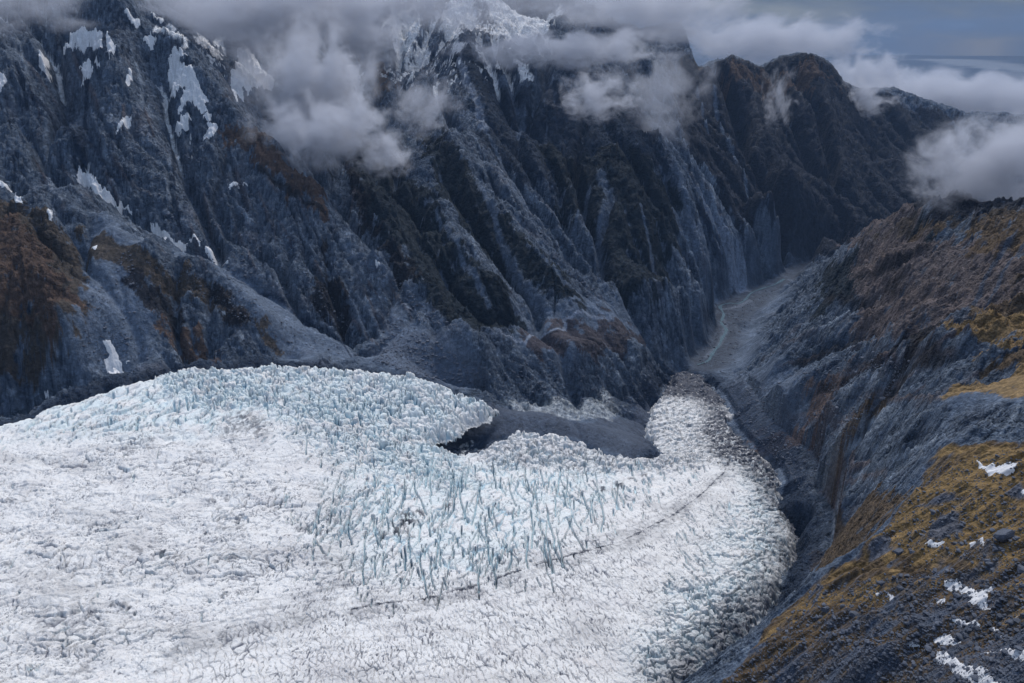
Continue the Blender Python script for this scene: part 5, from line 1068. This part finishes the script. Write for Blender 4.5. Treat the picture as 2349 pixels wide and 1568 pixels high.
# ---------------------------------------------------------------- clouds: soft bodies of scattering droplets
import bmesh
from mathutils import Vector, noise as mnoise
def cloud_mat(name, rad, dens, cover, wisp, stretch, seed, nscale):
    m, nt, out = new_mat(name)
    tc = N(nt, 'ShaderNodeTexCoord')
    nrm = N(nt, 'ShaderNodeVectorMath', operation='DIVIDE'); nt.links.new(tc.outputs['Object'], nrm.inputs[0]); nrm.inputs[1].default_value = rad
    ln = N(nt, 'ShaderNodeVectorMath', operation='LENGTH'); nt.links.new(nrm.outputs[0], ln.inputs[0])
    mp = N(nt, 'ShaderNodeMapping'); mp.inputs['Location'].default_value = (seed * 13.7, seed * 5.1, seed * 2.3); mp.inputs['Rotation'].default_value = (0, stretch[3], 0); mp.inputs['Scale'].default_value = stretch[:3]
    nt.links.new(tc.outputs['Object'], mp.inputs['Vector'])
    ns = N(nt, 'ShaderNodeTexNoise', i_Scale=nscale, i_Detail=7.0, i_Roughness=wisp + .04, i_Distortion=.35); nt.links.new(mp.outputs[0], ns.inputs['Vector'])
    # body = (1 - |p|) * 1.6 + (noise - .5) * 3 - (1 - cover)
    a = N(nt, 'ShaderNodeMath', operation='MULTIPLY_ADD'); nt.links.new(ln.outputs['Value'], a.inputs[0]); a.inputs[1].default_value = -1.5; a.inputs[2].default_value = -.7 - (1 - cover)
    b = N(nt, 'ShaderNodeMath', operation='MULTIPLY_ADD'); nt.links.new(ns.outputs['Fac'], b.inputs[0]); b.inputs[1].default_value = 4.4; nt.links.new(a.outputs[0], b.inputs[2])
    c = N(nt, 'ShaderNodeMapRange', interpolation_type='SMOOTHSTEP'); nt.links.new(b.outputs[0], c.inputs['Value']); c.inputs['From Min'].default_value = 0; c.inputs['From Max'].default_value = .95; c.inputs['To Min'].default_value = 0; c.inputs['To Max'].default_value = dens
    rim = N(nt, 'ShaderNodeMapRange', interpolation_type='SMOOTHSTEP'); nt.links.new(ln.outputs['Value'], rim.inputs['Value']); rim.inputs['From Min'].default_value = 1.0; rim.inputs['From Max'].default_value = .75; rim.inputs['To Min'].default_value = 0; rim.inputs['To Max'].default_value = 1
    e = N(nt, 'ShaderNodeMath', operation='MULTIPLY'); nt.links.new(c.outputs[0], e.inputs[0]); nt.links.new(rim.outputs[0], e.inputs[1])
    v = N(nt, 'ShaderNodeVolumePrincipled'); v.inputs['Color'].default_value = (.84, .86, .93, 1); v.inputs['Anisotropy'].default_value = .15; nt.links.new(e.outputs[0], v.inputs['Density'])
    nt.links.new(v.outputs[0], out.inputs['Volume'])
    return m
CL_N = 0
def cloud(label, u, v, Rd, ru, rv, dep, dens=.012, cover=.5, wisp=.6, stretch=(1, 1, 1, 0), nsc=3.0, group=None):
    global CL_N; CL_N += 1
    th, e = ray(u, v); k = Rd / F / math.cos(math.atan(e))
    rad = (ru * k, dep, rv * k)
    me = bpy.data.meshes.new('cloud'); bm = bmesh.new(); bmesh.ops.create_icosphere(bm, subdivisions=3, radius=1.02)
    for p in bm.verts: p.co = Vector((p.co.x * rad[0], p.co.y * rad[1], p.co.z * rad[2]))
    bm.to_mesh(me); bm.free()
    o = bpy.data.objects.new('cloud', me); col.objects.link(o); o.location = (Rd * math.sin(th), Rd * math.cos(th), Rd * e + CAM_Z); o.rotation_euler = (0, 0, -th)
    me.materials.append(cloud_mat('vapour', rad, dens, cover, wisp, stretch, CL_N, 1.5 * nsc / (2 * max(rad[0], rad[2]))))
    tag(o, label, 'cloud', group); return o
HB = (1, 1, 1.9, 0)
cloud('broad grey cloud bank hiding the ridge right of the upper left peak', 620, 20, 2700, 300, 110, 260, .014, .85, .55, HB, 3.5)
cloud('grey cloud bank at the top edge, right of the broad one', 880, 0, 3000, 160, 95, 200, .010, .75, .55, HB, 3)
cloud('thin grey veil across the snowy summits at the top edge of the centre', 1130, -20, 3050, 420, 100, 260, .0042, .8, .58, HB, 4)
cloud('thin mist trailing left of the tall spilling cloud over the ragged snow patch', 600, 170, 2150, 110, 110, 90, .006, .62, .64, (1, 1, 1.2, .4), 4)
cloud('thin grey mist over the top left corner crags', 10, 0, 2250, 210, 80, 150, .007, .65, .55, HB, 3)
cloud('tall pale cloud spilling down the wall under the broad cloud bank', 730, 190, 2230, 150, 170, 150, .018, .78, .6, (1, 1, 1, 0), 4)
cloud('pale cloud hanging lowest on the wall left of centre, above scree ribs', 740, 300, 2000, 200, 105, 120, .022, .72, .62, (1, 1, 1.3, .5), 4.5)
cloud('small pale tuft at the right end of the lowest pale cloud', 880, 355, 1980, 95, 62, 90, .022, .62, .62, (1, 1, 1.2, .5), 3.5)
cloud('ragged grey wisp between the low pale cloud and the pale avalanche track', 970, 240, 2250, 110, 95, 90, .014, .6, .66, (1, 1, 1, -.5), 4)
cloud('grey cloud veil left of the snowy central couloir', 840, 90, 2750, 100, 100, 160, .011, .68, .58, HB, 3)
cloud('long grey cloud strip lying under the snowy summits at top centre', 1290, 112, 2850, 300, 56, 150, .015, .74, .6, (1, 1, 2.0, 0), 6)
cloud('small bright cloud puff on the dark massif under the long cloud strip', 1365, 222, 2230, 125, 74, 90, .022, .62, .66, (1, 1, 1.4, .3), 4.5)
cloud('faint veil of mist behind the small bright cloud puff', 1510, 210, 2600, 150, 160, 130, .007, .58, .62, (1, 1, 1, 0), 3)
cloud('grey cloud mass covering the twin dark summits right of top centre', 1480, 25, 3550, 260, 110, 320, .008, .74, .58, HB, 4)
cloud('long pale cloud bank behind the two far summits', 1770, 92, 6500, 270, 66, 500, .006, .76, .58, (1, 1, 1.8, -.1), 6)
cloud('thin upright wisp on the dark slope below the rounder far summit', 1785, 225, 3900, 62, 95, 60, .014, .5, .68, (1.6, 1, 1, .4), 4)
cloud('pale cloud caught on the far ridge right of the rounder summit', 1985, 222, 4700, 80, 56, 110, .016, .64, .62, (1, 1, 1.4, .3), 4)
cloud('long grey cloud bank in front of the distant plain', 2180, 222, 8200, 330, 66, 800, .006, .8, .6, (1, 1, 1.6, .1), 7)
cloud('pale cloud arm reaching from the bank to the rounder far summit', 1985, 165, 7600, 120, 50, 400, .006, .7, .6, (1, 1, 1.5, .3), 5)
cloud('big bright cloud at the right edge above the brown turf slope', 2330, 385, 1750, 235, 140, 140, .026, .76, .64, (1, 1, 1.2, -.6), 4.5)
cloud('small mist scrap left of the big bright edge cloud', 2110, 400, 2300, 45, 30, 50, .010, .46, .68, (1, 1, 1.5, .3), 3)
# ---------------------------------------------------------------- air
def haze():
    me = bpy.data.meshes.new('haze'); bm = bmesh.new(); bmesh.ops.create_cube(bm, size=1)
    for p in bm.verts: p.co = Vector((p.co.x * 30000, p.co.y * 34000 + 14000, p.co.z * (CAM_Z + 760) + (CAM_Z + 760) / 2 - 20))
    bm.to_mesh(me); bm.free(); o = bpy.data.objects.new('haze', me); col.objects.link(o)
    m, nt, out = new_mat('air'); v = N(nt, 'ShaderNodeVolumePrincipled'); v.inputs['Color'].default_value = (.40, .62, 1.0, 1); v.inputs['Density'].default_value = HAZE; nt.links.new(v.outputs[0], out.inputs['Volume'])
    me.materials.append(m); tag(o, kind='stuff')
HAZE = 1.6e-5
haze()
log('clouds')
# ---------------------------------------------------------------- camera, sun, sky
cam = bpy.data.cameras.new('camera'); co = bpy.data.objects.new('camera', cam); col.objects.link(co)
cam.sensor_width = 36; cam.lens = 36 * F / 2349; cam.clip_end = 250000; cam.clip_start = 1
co.location = (0, 0, CAM_Z); co.rotation_euler = (math.pi / 2 - PITCH, 0, 0)
scene.camera = co
SUN_EL, SUN_AZ = math.radians(50), math.radians(14)       # azimuth from +Y towards +X
s = bpy.data.lights.new('sun', 'SUN'); s.energy = SUN_E; s.angle = math.radians(22); s.color = (1, .95, .9)
so = bpy.data.objects.new('sun', s); col.objects.link(so)
from mathutils import Vector
dv = Vector((math.sin(SUN_AZ) * math.cos(SUN_EL), math.cos(SUN_AZ) * math.cos(SUN_EL), math.sin(SUN_EL)))
so.rotation_euler = dv.to_track_quat('Z', 'Y').to_euler(); so.location = (0, 0, 4000)
w = bpy.data.worlds.new('World'); scene.world = w; w.use_nodes = True; nt = w.node_tree
bg = nt.nodes['Background']; bg.inputs['Strength'].default_value = SKY_S
sky = N(nt, 'ShaderNodeTexSky'); sky.sky_type = 'NISHITA'; sky.sun_disc = False; sky.sun_elevation = SUN_EL; sky.sun_rotation = SUN_AZ; sky.altitude = 1200; sky.air_density = 1.2; sky.dust_density = 1.5
# an overcast deck: grey cloud over the clear sky, thinner near the horizon
tc = N(nt, 'ShaderNodeTexCoord'); sep = N(nt, 'ShaderNodeSeparateXYZ'); nt.links.new(tc.outputs['Generated'], sep.inputs[0])
mz = N(nt, 'ShaderNodeMath', operation='MAXIMUM'); mz.inputs[1].default_value = 0.0; nt.links.new(sep.outputs[2], mz.inputs[0])
az = N(nt, 'ShaderNodeMath', operation='ADD'); az.inputs[1].default_value = 0.22; nt.links.new(mz.outputs[0], az.inputs[0])
cmb = N(nt, 'ShaderNodeCombineXYZ')
for k in (0, 1):
    dvn = N(nt, 'ShaderNodeMath', operation='DIVIDE'); nt.links.new(sep.outputs[k], dvn.inputs[0]); nt.links.new(az.outputs[0], dvn.inputs[1]); nt.links.new(dvn.outputs[0], cmb.inputs[k])
ns = N(nt, 'ShaderNodeTexNoise', i_Scale=1.3, i_Detail=8.0, i_Roughness=.55); nt.links.new(cmb.outputs[0], ns.inputs['Vector'])
cr_ = N(nt, 'ShaderNodeMapRange', interpolation_type='SMOOTHSTEP'); cr_.inputs['From Min'].default_value = .35; cr_.inputs['From Max'].default_value = .62; cr_.inputs['To Min'].default_value = .88; cr_.inputs['To Max'].default_value = 1; nt.links.new(ns.outputs['Fac'], cr_.inputs['Value'])
ramp = N(nt, 'ShaderNodeMapRange', interpolation_type='SMOOTHSTEP'); ramp.inputs['From Min'].default_value = .42; ramp.inputs['From Max'].default_value = .75; ramp.inputs['To Min'].default_value = .7; ramp.inputs['To Max'].default_value = 1.35; nt.links.new(ns.outputs['Fac'], ramp.inputs['Value'])
cc = N(nt, 'ShaderNodeMix', data_type='RGBA', blend_type='MULTIPLY'); cc.inputs['Factor'].default_value = 1; cc.inputs[6].default_value = DECK; nt.links.new(ramp.outputs[0], cc.inputs[7])
mx = N(nt, 'ShaderNodeMix', data_type='RGBA'); nt.links.new(cr_.outputs[0], mx.inputs['Factor']); nt.links.new(sky.outputs[0], mx.inputs[6]); 
zr = N(nt, 'ShaderNodeMapRange'); zr.inputs['From Min'].default_value = 0; zr.inputs['From Max'].default_value = 1; zr.inputs['To Min'].default_value = .27; zr.inputs['To Max'].default_value = 1.15; nt.links.new(mz.outputs[0], zr.inputs['Value'])
cz = N(nt, 'ShaderNodeMix', data_type='RGBA', blend_type='MULTIPLY'); cz.inputs['Factor'].default_value = 1; nt.links.new(cc.outputs[2], cz.inputs[6]); nt.links.new(zr.outputs[0], cz.inputs[7]); nt.links.new(cz.outputs[2], mx.inputs[7])
nt.links.new(mx.outputs[2], bg.inputs['Color'])
scene.view_settings.view_transform = 'Standard'; scene.view_settings.look = 'None'; scene.view_settings.gamma = 1; scene.view_settings.exposure = EXPO
scene.render.engine = 'CYCLES'; cy = scene.cycles
cy.use_denoising = True; cy.volume_step_rate = .5; cy.volume_max_steps = 256; cy.max_bounces = 5; cy.diffuse_bounces = 2; cy.glossy_bounces = 1; cy.transmission_bounces = 1; cy.volume_bounces = 2; cy.transparent_max_bounces = 8
cy.use_adaptive_sampling = True; cy.adaptive_threshold = 0.02
log('done')
